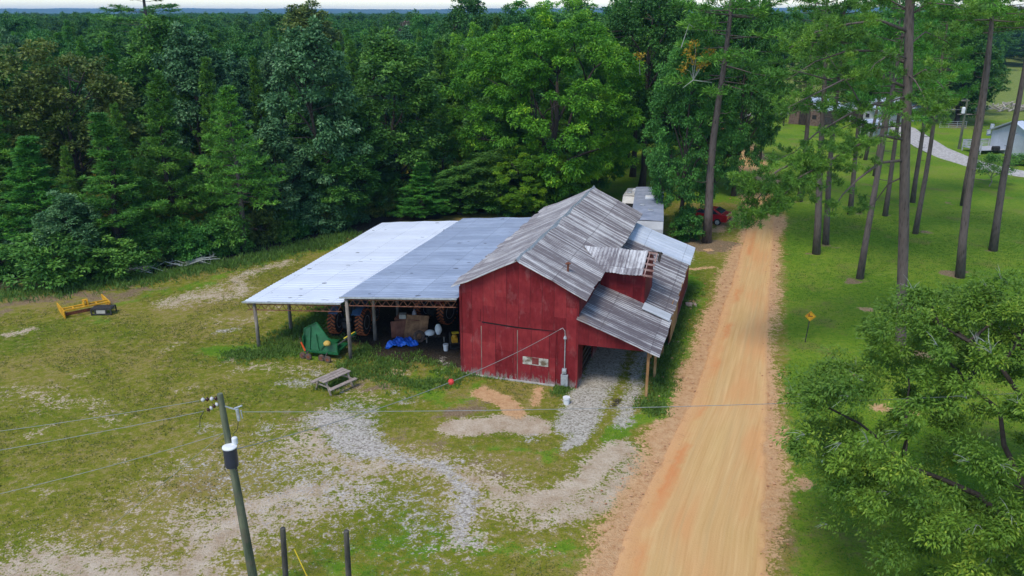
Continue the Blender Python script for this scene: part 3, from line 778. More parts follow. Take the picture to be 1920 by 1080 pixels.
# cross gable dormer over the lean-to
b = MB()
def dsl(v): return 5.62 - abs(v - 6.4) * 0.40
b.prism([(6.3, 4.95, 2.9), (8.7, 4.95, 2.9), (8.7, 4.95, 5.04), (6.3, 4.95, 5.04)], (0, 0.05, 0))
b.build('dormer_wall', m_red_dorm, barn)
b = MB(); b.prism([(6.3, 7.85, 2.9), (8.7, 7.85, 2.9), (8.7, 7.85, 5.04), (6.3, 7.85, 5.04)], (0, 0.05, 0)); b.build('dormer_wall', m_red_dorm, barn)
b = MB(); b.prism([(8.7, 4.95, 2.8), (8.7, 7.9, 2.8), (8.7, 7.9, 5.0), (8.7, 6.4, 5.5), (8.7, 4.95, 5.0)], (0.05, 0, 0)); b.build('dormer_wall', red_material('red_dormer_end', 0.45, 'Y', 0.8), barn)
def dorm_sheet(v0, h0, v1, h1, name):
    def P(i, j):
        # i along u, j down the slope; inner end follows the main roof
        u1 = 8.62
        h = h0 + (h1 - h0) * j; v = v0 + (v1 - v0) * j
        ui = 3.1 + (6.62 - h) / 0.48 - 0.12
        u = ui + (u1 - ui) * i
        return (u, v + 0.02 * math.sin(u * 9), h + 0.02 + 0.010 * math.sin(2 * PI * u / 0.17) + 0.025 * math.sin(u * 3))
    return MB().sheet(P, 96, 5, 0.02).build(name, m_roof_dorm, barn)
dorm_sheet(6.4, 5.66, 4.42, 4.86, 'dormer_roof'); dorm_sheet(6.4, 5.66, 8.4, 4.86, 'dormer_roof')
b = MB()
for v in (4.5, 4.95, 5.4, 5.85, 6.35):
    b.beam((8.55, v, dsl(v) + 0.02), (9.15, v, dsl(v) - 0.03), 0.05, 0.09)
b.beam((8.72, 4.45, dsl(4.45) - 0.03), (8.72, 6.4, dsl(6.4) - 0.03), 0.05, 0.08)
b.beam((9.1, 5.7, dsl(5.7) - 0.1), (9.1, 6.4, dsl(6.4) - 0.06), 0.05, 0.08)
b.build('rafter_ends', mat_noise('pale_red_wood', (0.25, 0.13, 0.11), (0.42, 0.30, 0.27), 4, 0.9), barn)
b = MB(); b.sheet(lambda i, j: (8.6 + i * 0.75, 6.4 + j * 0.75, dsl(6.4 + j * .75) + 0.05), 2, 2, 0.03); b.sheet(lambda i, j: (9.22 + i * 0.14, 5.72 + j * 0.7, dsl(5.72 + j * .7) + 0.05 - i * .1), 2, 2, 0.03)
b.build('loose_board', m_wood_dark, barn)
# vent pipe
b = MB(); b.lathe([(0.055, 5.4), (0.055, 5.98)], (5.2, 1.8, 0), 10); b.lathe([(0.14, 5.98), (0.15, 6.0), (0.03, 6.08)], (5.2, 1.8, 0), 10)
b.build('vent_pipe', m_rust, barn)
# weather-head, conduit and meter boxes on the gable
b = MB(); b.tube([(5.3, -0.12, 3.15), (5.45, -0.14, 3.25), (5.56, -0.1, 3.1), (5.58, -0.08, 2.75)], 0.02, 6); b.tube([(5.58, -0.08, 2.75), (5.58, -0.08, 1.05)], 0.025, 8)
b.lathe([(0.07, 2.65), (0.09, 2.7), (0.05, 2.82)], (5.58, -0.09, 0), 10)
b.build('conduit', m_galv, barn)
b = MB(); b.box((5.58, -0.12, 0.92), (0.22, 0.14, 0.28)); b.lathe([(0.08, -0.24), (0.085, -0.2), (0.085, -0.18)], (5.58, 0, 0.94), 14, 'Y')
b.box((5.60, -0.12, 0.42), (0.36, 0.14, 0.62)); b.build('meter_box', m_galv, barn, bevel=0.01)

# ------------------------------------------------------------------ the two open pole sheds
def shed(name, label, F0, F1, B0, B1, mat, posts, truss_mat):
    root = tag(empty(name, BAR_O, -BAR_AZ), label, 'shed')
    F0, F1, B0, B1 = map(Vector, (F0, F1, B0, B1))
    per = 0.30
    def P(i, j):
        a = F0.lerp(F1, i); c = B0.lerp(B1, i); p = a.lerp(c, j)
        p.z += 0.012 * math.sin(2 * PI * p.y / per) + 0.015 * math.sin(p.x * 3 + p.y)
        return p
    MB().sheet(P, 14, 230, 0.03).build('roof', mat, root)
    # edge flashing along the front
    b = MB(); b.beam(F0 - Vector((0.02, 0.03, 0.03)), F1 - Vector((0, 0.03, 0.03)), 0.05, 0.09); b.build('edge_flashing', m_galv, root)
    # purlins and trusses
    b = MB()
    for i in np.linspace(0.06, 0.94, 6):
        b.beam(P(i, 0.01) - Vector((0, 0, 0.1)), P(i, 0.99) - Vector((0, 0, 0.1)), 0.05, 0.1)
    b.build('purlins', m_wood_dark, root)
    nt = 6
    for k in range(nt):
        j = 0.012 + 0.976 * k / (nt - 1)
        b = MB(); A, C = P(0.02, j), P(0.98, j)
        A.z -= 0.2; C.z -= 0.2
        b.beam(A, C, 0.05, 0.045); lo = Vector((0, 0, -0.34))
        b.beam(A + lo, C + lo, 0.05, 0.04)
        n = 26
        for q in range(n):
            p0 = A.lerp(C, q / n) + (lo if q % 2 else Vector()); p1 = A.lerp(C, (q + 1) / n) + (Vector() if q % 2 else lo)
            b.beam(p0, p1, 0.025, 0.025)
        b.build('truss', truss_mat, root)
    for (u, v, top) in posts:
        b = MB(); b.tube([(u, v, -0.5), (u + 0.02, v, top / 2), (u, v, top)], [0.11, 0.10, 0.09], 10)
        b.build('post', m_wood_old, root, smooth=True)
    return root
B_W0 = LW(0, 0); 
def loc(px, py, h):
    g = G(px, py, h); d = g - BAR_O
    return (d.dot(BU), d.dot(BV), h)
wf0, wf1 = (-12.95, -0.3, 2.72), (-6.75, -0.3, 3.30)
gf0, gf1 = (-6.75, -0.35, 3.66), (-0.06, -0.3, 4.28)
wb0, wb1 = loc(717, 417, 3.0), loc(852, 411.5, 3.6)
gb0 = loc(868, 409, 3.95); gb1 = loc(1000, 407, 4.55); gb1 = (-0.08, gb1[1], 4.6)
wb1 = (gb0[0] + 0.1, wb1[1], 3.6)
post_w = [(-12.35, -0.1, 2.6), (-12.0, 2.7, 2.55), (-11.9, 8.6, 2.6), (-11.8, 14.2, 2.7)]
post_g = [(-6.45, -0.2, 3.55), (-6.4, 2.7, 3.55), (-6.35, 5.7, 3.6), (-6.3, 8.6, 3.6), (-6.2, 11.5, 3.65), (-6.1, 15.0, 3.7)]
m_pipe = mat_noise('rusty_truss', (0.13, 0.05, 0.03), (0.30, 0.13, 0.08), 6, 0.8, (1, 1, 1), 0.1)
sh_w = shed('open_shed', 'low open pole shed with bright white metal roof, farthest from the red barn', wf0, wf1, wb0, wb1, m_roof_white, post_w, m_pipe)
sh_g = shed('open_shed', 'open pole shed with blue-grey metal roof built against the red barn', gf0, gf1, gb0, gb1, m_roof_grey, post_g, m_pipe)
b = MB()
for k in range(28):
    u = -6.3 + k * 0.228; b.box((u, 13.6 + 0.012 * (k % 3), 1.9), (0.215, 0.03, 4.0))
b.build('added_dark_backing', m_wood_dark, sh_g)  # dark boards added to give the darkness under the grey roof
# ------------------------------------------------------------------ things in and around the sheds
SUN_ROT = -BAR_AZ
# picnic table
def px_frame(a, b):
    """ground points of two pixels -> origin, heading, length"""
    A, B = G(*a), G(*b); d = B - A
    return A, math.atan2(d.y, d.x), d.length
tA = G(594, 712, 0.74); tB = G(652, 687, 0.74)
ang = math.atan2(tB.y - tA.y, tB.x - tA.x)
mid = (G(612, 716, .74) + G(648, 689, .74)) / 2 * 1.0
ptab = tag(empty('picnic_table', (mid.x - 0.15, mid.y, 0), ang), 'weathered grey wooden picnic table with fixed benches on the dry grass', 'picnic table')
TL = 1.95
ptab.scale = (0.9, 0.9, 0.95)
for k in range(3):
    b = MB(); b.box((0, -0.27 + 0.27 * k, 0.74), (TL, 0.235, 0.04)); b.build('top_plank', m_plank, ptab, bevel=0.006)
for s in (-1, 1):
    b = MB(); b.box((0, s * 0.78, 0.44), (TL, 0.27, 0.04)); b.build('bench', m_plank, ptab, bevel=0.006)
for x in (-0.78, 0.78):
    for s in (-1, 1):
        b = MB(); b.beam((x, s * 0.28, 0.72), (x, s * 0.66, -0.03), 0.045, 0.1, (1, 0, 0)); b.build('leg', m_plank, ptab)
    b = MB(); b.beam((x + 0.05, -0.9, 0.40), (x + 0.05, 0.9, 0.40), 0.04, 0.09); b.beam((x + 0.05, -0.38, 0.69), (x + 0.05, 0.38, 0.69), 0.04, 0.07); b.build('cross_beam', m_plank, ptab)

# green folding rotary cutter
mo = G(612, 672)
mow = tag(empty('rotary_cutter', (mo.x - 0.15, mo.y, 0), rad(-14)), 'dark green folding rotary mower with raised wing and small castor wheels under the shed edge', 'mower')
mow.scale = (0.86, 0.86, 0.86)
b = MB()
wing = [(-1.38, 0.42), (0.9, 0.42), (1.0, 0.95), (0.3, 1.32), (-0.55, 2.25), (-1.38, 1.8)]
wy = lambda z: 0.05 + 0.25 * (z - 0.42)
b.prism([(x, wy(z), z) for x, z in wing], (0, 0.03, 0))
b.build('deck_wing', m_green, mow)
b = MB()
for (x0, z0), (x1, z1) in zip(wing, wing[1:] + wing[:1]): b.beam((x0, wy(z0) - 0.02, z0), (x1, wy(z1) - 0.02, z1), 0.05, 0.09, (0, 1, 0))
for (x0, z0), (x1, z1) in (((-0.95, 0.5), (-0.95, 1.95)), ((-0.3, 0.5), (-0.55, 1.5)), ((-0.2, 0.55), (0.35, 1.2))): b.beam((x0, wy(z0) - 0.05, z0), (x1, wy(z1) - 0.05, z1), 0.05, 0.07, (0, 1, 0))
b.build('wing_ribs', m_green, mow)
b = MB()
b.box((-0.1, 0.95, 0.46), (2.2, 1.4, 0.1)); b.box((-0.1, 0.0, 0.42), (2.2, 0.09, 0.16)); b.box((1.0, 0.05, 0.72), (0.09, 0.2, 0.75)); b.box((-1.36, 0.1, 0.9), (0.08, 0.2, 1.0)); b.box((0.4, 0.7, 0.75), (0.7, 0.5, 0.5))
b.build('deck_frame', m_green, mow, bevel=0.008)
b = MB(); b.lathe([(0.1, 0.95), (0.22, 1.0), (0.24, 1.12), (0.18, 1.2), (0.1, 1.26)], (0.35, -0.05, 0), 14); b.build('gearbox', mat_noise('tan_gearbox', (0.45, 0.28, 0.06), (0.6, 0.42, 0.1), 4), mow, smooth=True)
b = MB(); b.tube([(-1.42, -0.15, 1.05), (-1.15, -0.2, 0.5)], 0.055, 8); b.build('hydraulic_ram', m_orange, mow)
b = MB(); b.tube([(-1.5, -0.12, 1.35), (-1.42, -0.15, 1.05)], 0.03, 6); b.build('ram_rod', m_iron, mow); b = MB(); b.tube([(-1.15, -0.2, 0.5), (-0.95, -0.25, 0.25)], 0.035, 6); b.build('ram_rod', m_iron, mow); b = MB(); b.tube([(1.0, 0, 1.0), (1.5, 0.4, 1.35), (1.9, 0.8, 1.4)], 0.045, 6); b.build('hitch_arm', m_iron, mow)
b = MB(); b.beam((1.25, 0.5, 1.25), (1.9, 1.0, 1.6), 0.32, 0.06); b.build('side_shield', m_green, mow)
b = MB(); b.beam((1.28, 0.46, 1.32), (1.85, 0.92, 1.66), 0.09, 0.03); b.build('warning_stripe', m_yellow, mow)
m_tyre_brown = mat_noise('muddy_tyre', (0.07, 0.045, 0.035), (0.17, 0.11, 0.085), 8, 0.9)
def castor(x, y, r=0.2, w=0.15):
    b = MB(); b.lathe([(r * 0.55, -w / 2), (r * 0.93, -w / 2), (r, -w * 0.25), (r, w * 0.25), (r * 0.93, w / 2), (r * 0.55, w / 2)], (x, y, r), 18, 'Y')
    o = b.build('wheel', m_tyre_brown, mow, smooth=False)
    MB().lathe([(r * 0.12, -w * 0.56), (r * 0.5, -w * 0.53), (r * 0.5, w * 0.53), (r * 0.12, w * 0.56)], (x, y, r), 12, 'Y').build('rim', m_rust, o)
for x, y in ((-1.3, -0.3), (-0.82, -0.42), (0.05, -0.38), (0.55, -0.5)): castor(x, y, 0.21)
b = MB(); b.beam((-1.3, -0.38, 0.21), (-0.82, -0.42, 0.21), 0.05, 0.05); b.beam((-1.06, -0.4, 0.21), (-1.0, 0.1, 0.5), 0.06, 0.06); b.build('axle', m_iron, mow)
b = MB(); b.beam((0.05, -0.42, 0.21), (0.55, -0.5, 0.21), 0.05, 0.05); b.beam((0.3, -0.45, 0.21), (0.3, 0.0, 0.45), 0.06, 0.06); b.build('axle', m_iron, mow)

# tractors
m_mud = mat_noise('orange_mud_tread', (0.26, 0.06, 0.022), (0.58, 0.17, 0.06), 5, 0.9, (1, 1, 1), 0.4)
m_side = mat_noise('tyre_side', (0.02, 0.018, 0.018), (0.08, 0.05, 0.04), 4, 0.85)
m_rim = mat_noise('grey_rim', (0.22, 0.23, 0.26), (0.42, 0.43, 0.47), 4, 0.6)
m_blue = mat_noise('blue_hood', (0.04, 0.09, 0.20), (0.08, 0.16, 0.32), 3, 0.4, spec=0.5)
m_dkred = mat_noise('dark_red_hood', (0.10, 0.012, 0.012), (0.18, 0.02, 0.02), 3, 0.5)
def tractor(label, loc_, rz, body):
    t = tag(empty('tractor', loc_, rz), label, 'tractor')
    def wheel(x, y, R, W, tread):
        b = MB(); b.lathe([(R * 0.5, -W / 2), (R * 0.9, -W / 2), (R * 0.95, -W * 0.42), (R * 0.95, W * 0.42), (R * 0.9, W / 2), (R * 0.5, W / 2)], (0, 0, 0), 36, 'X')
        o = b.build('wheel', m_side, t, (x, y, R), smooth=False)
        b = MB(); n = 22
        for k in range(n):
            a = 2 * PI * k / n
            for s in (-1, 1):
                a2 = a + (PI / n if s > 0 else 0)
                p0 = Vector((0.0, math.cos(a2) * R * 0.97, math.sin(a2) * R * 0.97))
                a3 = a2 + 0.22
                p1 = Vector((s * W * 0.52, math.cos(a3) * R * 0.95, math.sin(a3) * R * 0.95))
                b.beam(p0, p1, 0.075, R * 0.1, (0, math.cos(a2), math.sin(a2)))
        b.build('tread', tread, o)
        b = MB(); b.lathe([(R * 0.08, -W * 0.30), (R * 0.3, -W * 0.25), (R * 0.5, -W * 0.52), (R * 0.53, -W * 0.5), (R * 0.53, W * 0.5), (R * 0.5, W * 0.52), (R * 0.3, W * 0.25), (R * 0.08, W * 0.30)], (0, 0, 0), 28, 'X')
        b.build('rim', m_rim, o, smooth=False)
        return o
    wheel(-0.85, 0, 0.80, 0.46, m_mud); wheel(0.85, 0, 0.80, 0.46, m_mud)
    wheel(-0.72, 2.35, 0.48, 0.28, m_mud); wheel(0.72, 2.35, 0.48, 0.28, m_mud)
    b = MB(); b.box((0, 1.6, 1.25), (0.62, 1.9, 0.62)); b.box((0, 2.5, 1.1), (0.58, 0.2, 0.7)); b.build('hood', body, t, bevel=0.06)
    b = MB(); b.box((0, 0.9, 0.75), (0.5, 3.0, 0.4)); b.lathe([(0.1, -0.7), (0.16, -0.4), (0.16, 0.4), (0.1, 0.7)], (0, 0, 0.8), 12, 'X'); b.box((0, 0.0, 0.85), (0.5, 0.7, 0.5)); b.build('chassis', m_iron, t, bevel=0.02)
    for s in (-1, 1):
        b = MB(); b.sheet(lambda i, j: (s * (0.42 + 0.55 * i), -0.75 + 1.5 * j, 1.3 + 0.45 * math.sin(PI * (0.15 + 0.7 * j))), 2, 10, 0.03); b.build('fender', body, t)
    b = MB(); b.box((0, 0.05, 1.35), (0.5, 0.45, 0.1)); b.box((0, -0.2, 1.6), (0.5, 0.09, 0.45)); b.build('seat', m_black, t, bevel=0.03)
    b = MB()
    for x in (-0.5, 0.5):
        for y in (-0.35, 0.75): MB().beam((x, y, 1.3), (x * 0.9, y, 2.45), 0.05, 0.05).build('roof_post', m_iron, t)
    b = MB(); b.box((0, 0.2, 2.48), (1.25, 1.4, 0.1)); b.build('canopy', body, t, bevel=0.03)
    b = MB(); b.tube([(0.0, 0.62, 1.5), (0.0, 0.5, 1.68)], 0.02, 6)
    for k in range(16):
        a, a2 = 2 * PI * k / 16, 2 * PI * (k + 1) / 16
        b.tube([(0.19 * math.cos(a), 0.5 + 0.15 * math.sin(a), 1.7 + 0.1 * math.sin(a)), (0.19 * math.cos(a2), 0.5 + 0.15 * math.sin(a2), 1.7 + 0.1 * math.sin(a2))], 0.015, 5)
    b.build('steering_wheel', m_black, t)
    b = MB(); b.tube([(0.2, 2.0, 1.5), (0.2, 2.0, 2.2)], 0.03, 8); b.build('exhaust_pipe', m_rust, t)
    return t
tp = G(684, 632); tractor('tractor with mud-red lugged rear tyres between the two shed posts', (tp.x - 0.95, tp.y + 0.55, 0), rad(-10), m_blue)
tp = LW(-4.2, 6.6); tractor('dark red tractor in the deep shade at the back of the grey shed', (tp.x, tp.y, 0), rad(-30), m_dkred)

# leaning sheets of plywood, crates behind, blue tarp in front
m_ply = mat_noise('brown_plywood', (0.16, 0.075, 0.04), (0.42, 0.22, 0.11), 2.5, 0.8, (1, 1, 1), 0.15)
m_ply2 = mat_noise('red_brown_board', (0.14, 0.05, 0.035), (0.26, 0.11, 0.07), 2.5, 0.8)
p = G(765, 642)
def slab(cx, cy, cz, w, h, lean_, rz, mat, name, label, cat='board', th=0.03):
    m = Matrix.Rotation(rz, 3, 'Z') @ Matrix.Rotation(lean_, 3, 'X')
    b = MB(); b.box((0, 0, h / 2), (w, th, h), m=Matrix.Identity(3))
    o = b.build(name, mat, None, (cx, cy, cz)); o.rotation_euler = m.to_euler()
    return tag(o, label, cat)
slab(p.x + 0.35, p.y + 0.45, 0.02, 1.35, 1.45, rad(-38), rad(-8), m_ply, 'plywood_sheet', 'large brown plywood sheet leaning behind the blue tarp')
slab(p.x - 0.55, p.y + 0.75, 0.02, 1.0, 0.95, rad(-25), rad(12), m_ply2, 'plywood_sheet', 'small red-brown board leaning left of the large plywood sheet')
b = MB(); b.box((0, 0, 0.45), (1.5, 0.9, 0.9)); b.box((0, 0, 0.92), (1.56, 0.96, 0.05))
for x in (-0.6, 0, 0.6): b.box((x, -0.46, 0.45), (0.1, 0.03, 0.86))
tag(b.build('wooden_crate', m_ply2, None, (p.x - 0.1, p.y + 1.7, 0)), 'brown wooden crate behind the leaning plywood in the grey shed', 'crate').rotation_euler = (0, 0, -0.2)
m_card = mat_noise('pale_box', (0.35, 0.32, 0.28), (0.5, 0.47, 0.42), 3)
b = MB(); b.box((0, 0, 0.13), (0.4, 0.35, 0.26)); b.sheet(lambda i, j: (-0.2 + 0.4 * i, -0.175 - 0.14 * j, 0.26 + 0.05 * j), 2, 2, 0.008)
tag(b.build('cardboard_box', m_card, None, (p.x - 0.45, p.y + 1.5, 0.945)), 'small pale cardboard box on the wooden crate', 'box')
m_tarp = mat_noise('blue_tarp', (0.005, 0.07, 0.45), (0.015, 0.16, 0.75), 3, 0.45, (1, 1, 1), 0.2, spec=0.5)
rng = random.Random(4)
ph = [rng.uniform(0, 6) for _ in range(8)]
def tarp(i, j):
    x, y = (i - 0.5) * 1.9, (j - 0.5) * 1.0
    x *= 0.72 + 0.28 * math.sin(j * 4 + 1); r = math.hypot(x / 0.95, y / 0.5)
    z = 0.22 * max(0, 1 - r * r * 0.8) + 0.07 * math.sin(9 * x + ph[0] + 4 * y) + 0.06 * math.sin(13 * y + ph[1] - 3 * x) + 0.05 * abs(math.sin(17 * x + 11 * y)) + 0.25 * max(0, y - 0.1) * (1 if x > -0.2 else 0)
    return (x, y, max(0.03, z + 0.04))
b = MB(); b.sheet(tarp, 44, 30, 0.01)
q = G(748, 647); tag(b.build('tarp', m_tarp, None, (q.x + 0.12, q.y + 0.1, 0)), 'crumpled bright blue tarp on the ground by the plywood', 'tarp').rotation_euler = (0, 0, 0.25)
# lone tyre beside the plywood
def loose_tyre(loc_, rx, rz, label, R=0.36, W=0.2, mat=None):
    b = MB(); prof = [(R * 0.58, -W / 2), (R * 0.9, -W / 2), (R, -W * 0.3), (R, W * 0.3), (R * 0.9, W / 2), (R * 0.58, W / 2), (R * 0.62, 0), (R * 0.58, -W / 2)]
    b.lathe(prof, (0, 0, 0), 30); b.f = [f for f in b.f if len(f) == 4]
    o = b.build('tyre', mat or m_tyre_brown, None, loc_, smooth=False); o.rotation_euler = (rx, 0, rz)
    return tag(o, label, 'tyre')
q = G(786, 643); loose_tyre((q.x, q.y + 0.1, 0.36), rad(82), rad(35), 'worn tyre standing right of the leaning plywood')
# hanging jug
q = onY(777, 588, G(777, 640).y + 1.4)
hj = tag(empty('hanging_jug', (q.x, q.y, q.z)), 'pale jug hanging from a truss in the dark grey-roofed shed', 'jug')
b = MB(); b.lathe([(0.03, -0.32), (0.13, -0.3), (0.14, 0.0), (0.11, 0.12), (0.045, 0.2), (0.045, 0.26)], (0, 0, 0), 14); b.build('jug_body', mat_noise('dull_plastic', (0.22, 0.2, 0.24), (0.34, 0.32, 0.36), 3), hj, smooth=True)
b = MB(); b.tube([(0, 0, 0.26), (0.01, 0, 1.3)], 0.01, 5); b.build('cord', m_iron, hj)
# low bench with feed sacks
q = G(816, 640)
ld = tag(empty('low_pallet', (q.x, q.y + 0.15, 0), 0.08), 'low dark wooden stand under the two white feed sacks', 'stand')
b = MB()
for k in range(5): b.box((-0.5 + k * 0.25, 0, 0.36), (0.2, 0.75, 0.03))
b.build('deck_boards', m_wood_dark, ld)
for x in (-0.5, 0.5):
    for y in (-0.3, 0.3): MB().box((x, y, 0.17), (0.07, 0.07, 0.35)).build('leg', m_wood_old, ld)
def sack(loc_, s, rot, label):
    def P(i, j):
        a = 2 * PI * i; z = j
        w = math.sin(PI * min(max(j, 0.04), 0.96)) ** 0.35
        r = 1 + 0.05 * math.sin(3 * a + 5 * j)
        return (math.cos(a) * s[0] * w * r, math.sin(a) * s[1] * w * r, (z - 0.5) * 2 * s[2])
    b = MB(); b.sheet(P, 20, 10)
    o = b.build('feed_sack', m_white, None, loc_, smooth=True); o.rotation_euler = rot
    return tag(o, label, 'sack')
sack((q.x + 0.18, q.y + 0.2, 0.67), (0.2, 0.12, 0.30), (rad(-12), 0, 0.1), 'white feed sack standing upright on the low stand')
sack((q.x - 0.32, q.y + 0.15, 0.46), (0.24, 0.2, 0.09 * 3), (rad(84), 0, rad(80)), 'white feed sack lying flat on the low stand')
# white bucket
def bucket(loc_, label, r=0.15, h=0.36):
    t = tag(empty('bucket', loc_), label, 'bucket')
    b = MB(); b.lathe([(r * 0.82, 0), (r * 0.97, h * 0.85), (r * 1.06, h * 0.85), (r * 1.06, h * 0.92), (r, h)], (0, 0, 0), 20); b.build('pail', m_white, t)
    b = MB(); b.lathe([(r * 1.05, h), (r * 1.05, h * 1.06), (r * 0.9, h * 1.07)], (0, 0, 0.001), 20); b.build('lid', m_white, t)
    return t
bucket(G(836, 657), 'white plastic bucket on the dark soil beside the yellow engine')
bucket(G(1062, 757), 'white lidded bucket on the grass in front of the meter box', 0.17, 0.34)
# small engine on a frame
q = G(848, 655)
en = tag(empty('small_engine', (q.x + 0.12, q.y + 0.25, 0), 0.2), 'small yellow engine on a dark frame against the barn inside the grey shed', 'engine')
b = MB(); b.box((0, 0, 0.5), (0.34, 0.3, 0.3)); b.lathe([(0.14, 0.64), (0.15, 0.7), (0.1, 0.8)], (0, 0, 0), 14); b.build('engine_block', m_ochre, en, bevel=0.02)
b = MB(); b.box((0.05, 0, 0.92), (0.4, 0.2, 0.07)); b.build('fuel_tank', m_yellow, en, bevel=0.02)
b = MB()
for x in (-0.25, 0.45):
    for y in (-0.2, 0.2): b.beam((x, y, 0), (x, y, 0.9), 0.04, 0.04)
b.box((0.1, 0, 0.32), (0.75, 0.45, 0.04)); b.box((0.1, 0, 0.05), (0.75, 0.45, 0.04)); b.build('frame', m_iron, en)

# yellow box scraper and the black implement beside it
gr = tag(empty('box_scraper', (-26.8, 47.35, 0), rad(39)), 'yellow box scraper frame lying open on the grass near the wood', 'box scraper')
W = 2.7
for x in (-W / 2, W / 2 - 0.06):
    b = MB(); b.prism([(x, -0.05, 0.0), (x, 1.7, 0.05), (x, 2.1, 0.22), (x, 2.12, 0.48), (x, 0.0, 0.56), (x, -0.08, 0.5)], (0.06, 0, 0)); b.build('side_plate', m_ochre, gr, bevel=0.008)
for y in (0.02, 0.50): MB().beam((-W / 2, y, 0.52), (W / 2, y, 0.52), 0.10, 0.09).build('cross_bar', m_ochre, gr, bevel=0.006)
for x in (-0.75, 0.6): MB().beam((x, 0.02, 0.52), (x, 0.50, 0.52), 0.08, 0.06).build('brace', m_ochre, gr)
b = MB(); b.box((0, 0.5, 0.12), (W, 0.03, 0.2)); b.build('blade', m_rust, gr)
b = MB(); b.box((-0.12, 0.26, 0.66), (0.06, 0.5, 0.36)); b.box((0.08, 0.26, 0.66), (0.06, 0.5, 0.36)); b.tube([(-0.18, 0.3, 0.86), (0.14, 0.3, 0.86)], 0.07, 10); b.build('hitch', m_ochre, gr)
q = G(190, 592)
im = tag(empty('pallet_fork_frame', (q.x, q.y + 0.05, 0), rad(3)), 'small black steel implement with pale panel in front of the yellow scraper', 'implement')
b = MB()
for z in (0.08, 0.40): b.beam((-0.62, 0, z), (0.62, 0, z), 0.07, 0.07)
for x in (-0.6, -0.36, 0.3, 0.6): b.beam((x, 0, 0.0), (x, 0, 0.46), 0.08, 0.05, (0, 1, 0))
b.beam((-0.6, 0.75, 0.40), (0.6, 0.75, 0.40), 0.06, 0.06)
for x in (-0.6, 0.6): b.beam((x, 0, 0.42), (x, 0.75, 0.42), 0.06, 0.06); b.beam((x, 0.75, 0.42), (x, 0.75, 0), 0.06, 0.06)
b.build('steel_frame', m_iron, im)
b = MB(); b.box((-0.02, -0.012, 0.24), (0.54, 0.02, 0.22)); b.build('pale_panel', m_card, im)
b = MB(); b.box((0, 0.37, 0.44), (1.15, 0.62, 0.03)); b.build('top_plate', m_iron, im)

# ------------------------------------------------------------------ utility pole in the near yard
PT = G(412, 738, 7.5)
pb = onY(475, 1085, PT.y); pz_ = pb.z
dirp = (PT - pb); dirp /= dirp.z
PBASE = PT - dirp * 7.5
up_ = tag(empty('utility_pole', PBASE), 'treated wooden utility pole with a grey-white transformer in the near yard', 'utility pole')
def PP(h, dx=0, dy=0, dz=0): return dirp * h + Vector((dx, dy, dz))
m_pole = mat_noise('green_treated_pole', (0.055, 0.075, 0.045), (0.16, 0.17, 0.11), 4, 0.85, (1, 1, 0.15), 0.3, dirt=(0.12, 0.10, 0.075))
b = MB(); b.tube([PP(-0.5), PP(3), PP(7.42), PP(7.5)], [0.155, 0.13, 0.088, 0.08], 14); b.build('shaft', m_pole, up_, smooth=False)
b = MB(); c = PP(5.55, 0.10, -0.26)
b.lathe([(0.15, -0.33), (0.19, -0.31), (0.2, -0.2), (0.2, 0.28), (0.21, 0.3), (0.2, 0.32)], c, 22)
m_tank = mat_noise('transformer_tank', (0.03, 0.035, 0.06), (0.20, 0.21, 0.26), 1.6, 0.35, (1, 1, 0.3), 0.02, spec=0.6, lo=0.5, hi=0.62)
tk = b.build('transformer', m_tank, up_, smooth=False)
b = MB(); b.lathe([(0.215, 0.32), (0.215, 0.35), (0.1, 0.38), (0.02, 0.38)], c, 22); b.lathe([(0.085, 0.37), (0.085, 0.55), (0.075, 0.57), (0.03, 0.58)], c + Vector((0.12, 0.14, 0)), 14); b.build('lid', m_white, tk)
b = MB(); b.box(c + Vector((0, 0.2, 0.1)), (0.1, 0.14, 0.06)); b.box(c + Vector((0, 0.2, -0.15)), (0.1, 0.14, 0.06)); b.tube([c + Vector((0.12, -0.05, -0.33)), c + Vector((0.17, -0.12, -0.40))], 0.03, 6); b.build('bracket', m_iron, tk)
m_ins = mat_noise('brown_porcelain', (0.03, 0.012, 0.01), (0.07, 0.03, 0.02), 5, 0.25)
m_insw = mat_noise('grey_porcelain', (0.5, 0.5, 0.52), (0.65, 0.65, 0.68), 5, 0.3)
def insulator(a, b_, mats):
    a, b_ = Vector(a), Vector(b_); n = 4
    for k in range(n):
        p0 = a.lerp(b_, k / n); p1 = a.lerp(b_, (k + 0.8) / n)
        o = MB().tube([p0, p0.lerp(p1, 0.5), p1], [0.025, 0.07, 0.03], 12).build('insulator', mats[k % 2], up_, smooth=True)
insulator(PP(7.2, -0.08, -0.05), PP(7.05, -0.42, -0.12, -0.05), (m_insw, m_ins))
insulator(PP(7.3, -0.12, 0.1, 0.0), PP(7.22, -0.65, 0.1, 0.02), (m_ins, m_insw))
b = MB()
b.beam(PP(7.1, 0.05), PP(7.0, 0.42, -0.05), 0.03, 0.03); b.tube([PP(7.12, 0.45, -0.05, -0.1), PP(6.7, 0.45, -0.06, -0.05)], 0.05, 10)
b.tube([PP(7.05, 0.38, -0.05), PP(7.15, 0.62, -0.08)], 0.025, 6); b.tube([PP(6.98, 0.55, -0.05), PP(6.72, 0.56, -0.05)], 0.02, 6)
b.build('cutout_fuse', m_galv, up_)
b = MB(); b.tube([PP(6.72, 0.44, -0.05), PP(6.4, 0.38, -0.1), PP(6.1, 0.2, -0.1, 0.1)], 0.01, 5)
b.tube([PP(7.0, -0.5, -0.14), PP(6.8, -0.62, -0.2), PP(6.5, -0.68, -0.2)], 0.01, 5)
b.tube([PP(5.5, -0.1, -0.25), PP(5.0, -0.22, -0.1), PP(4.6, -0.05, 0.0), PP(4.5, 0.1)], 0.008, 5)
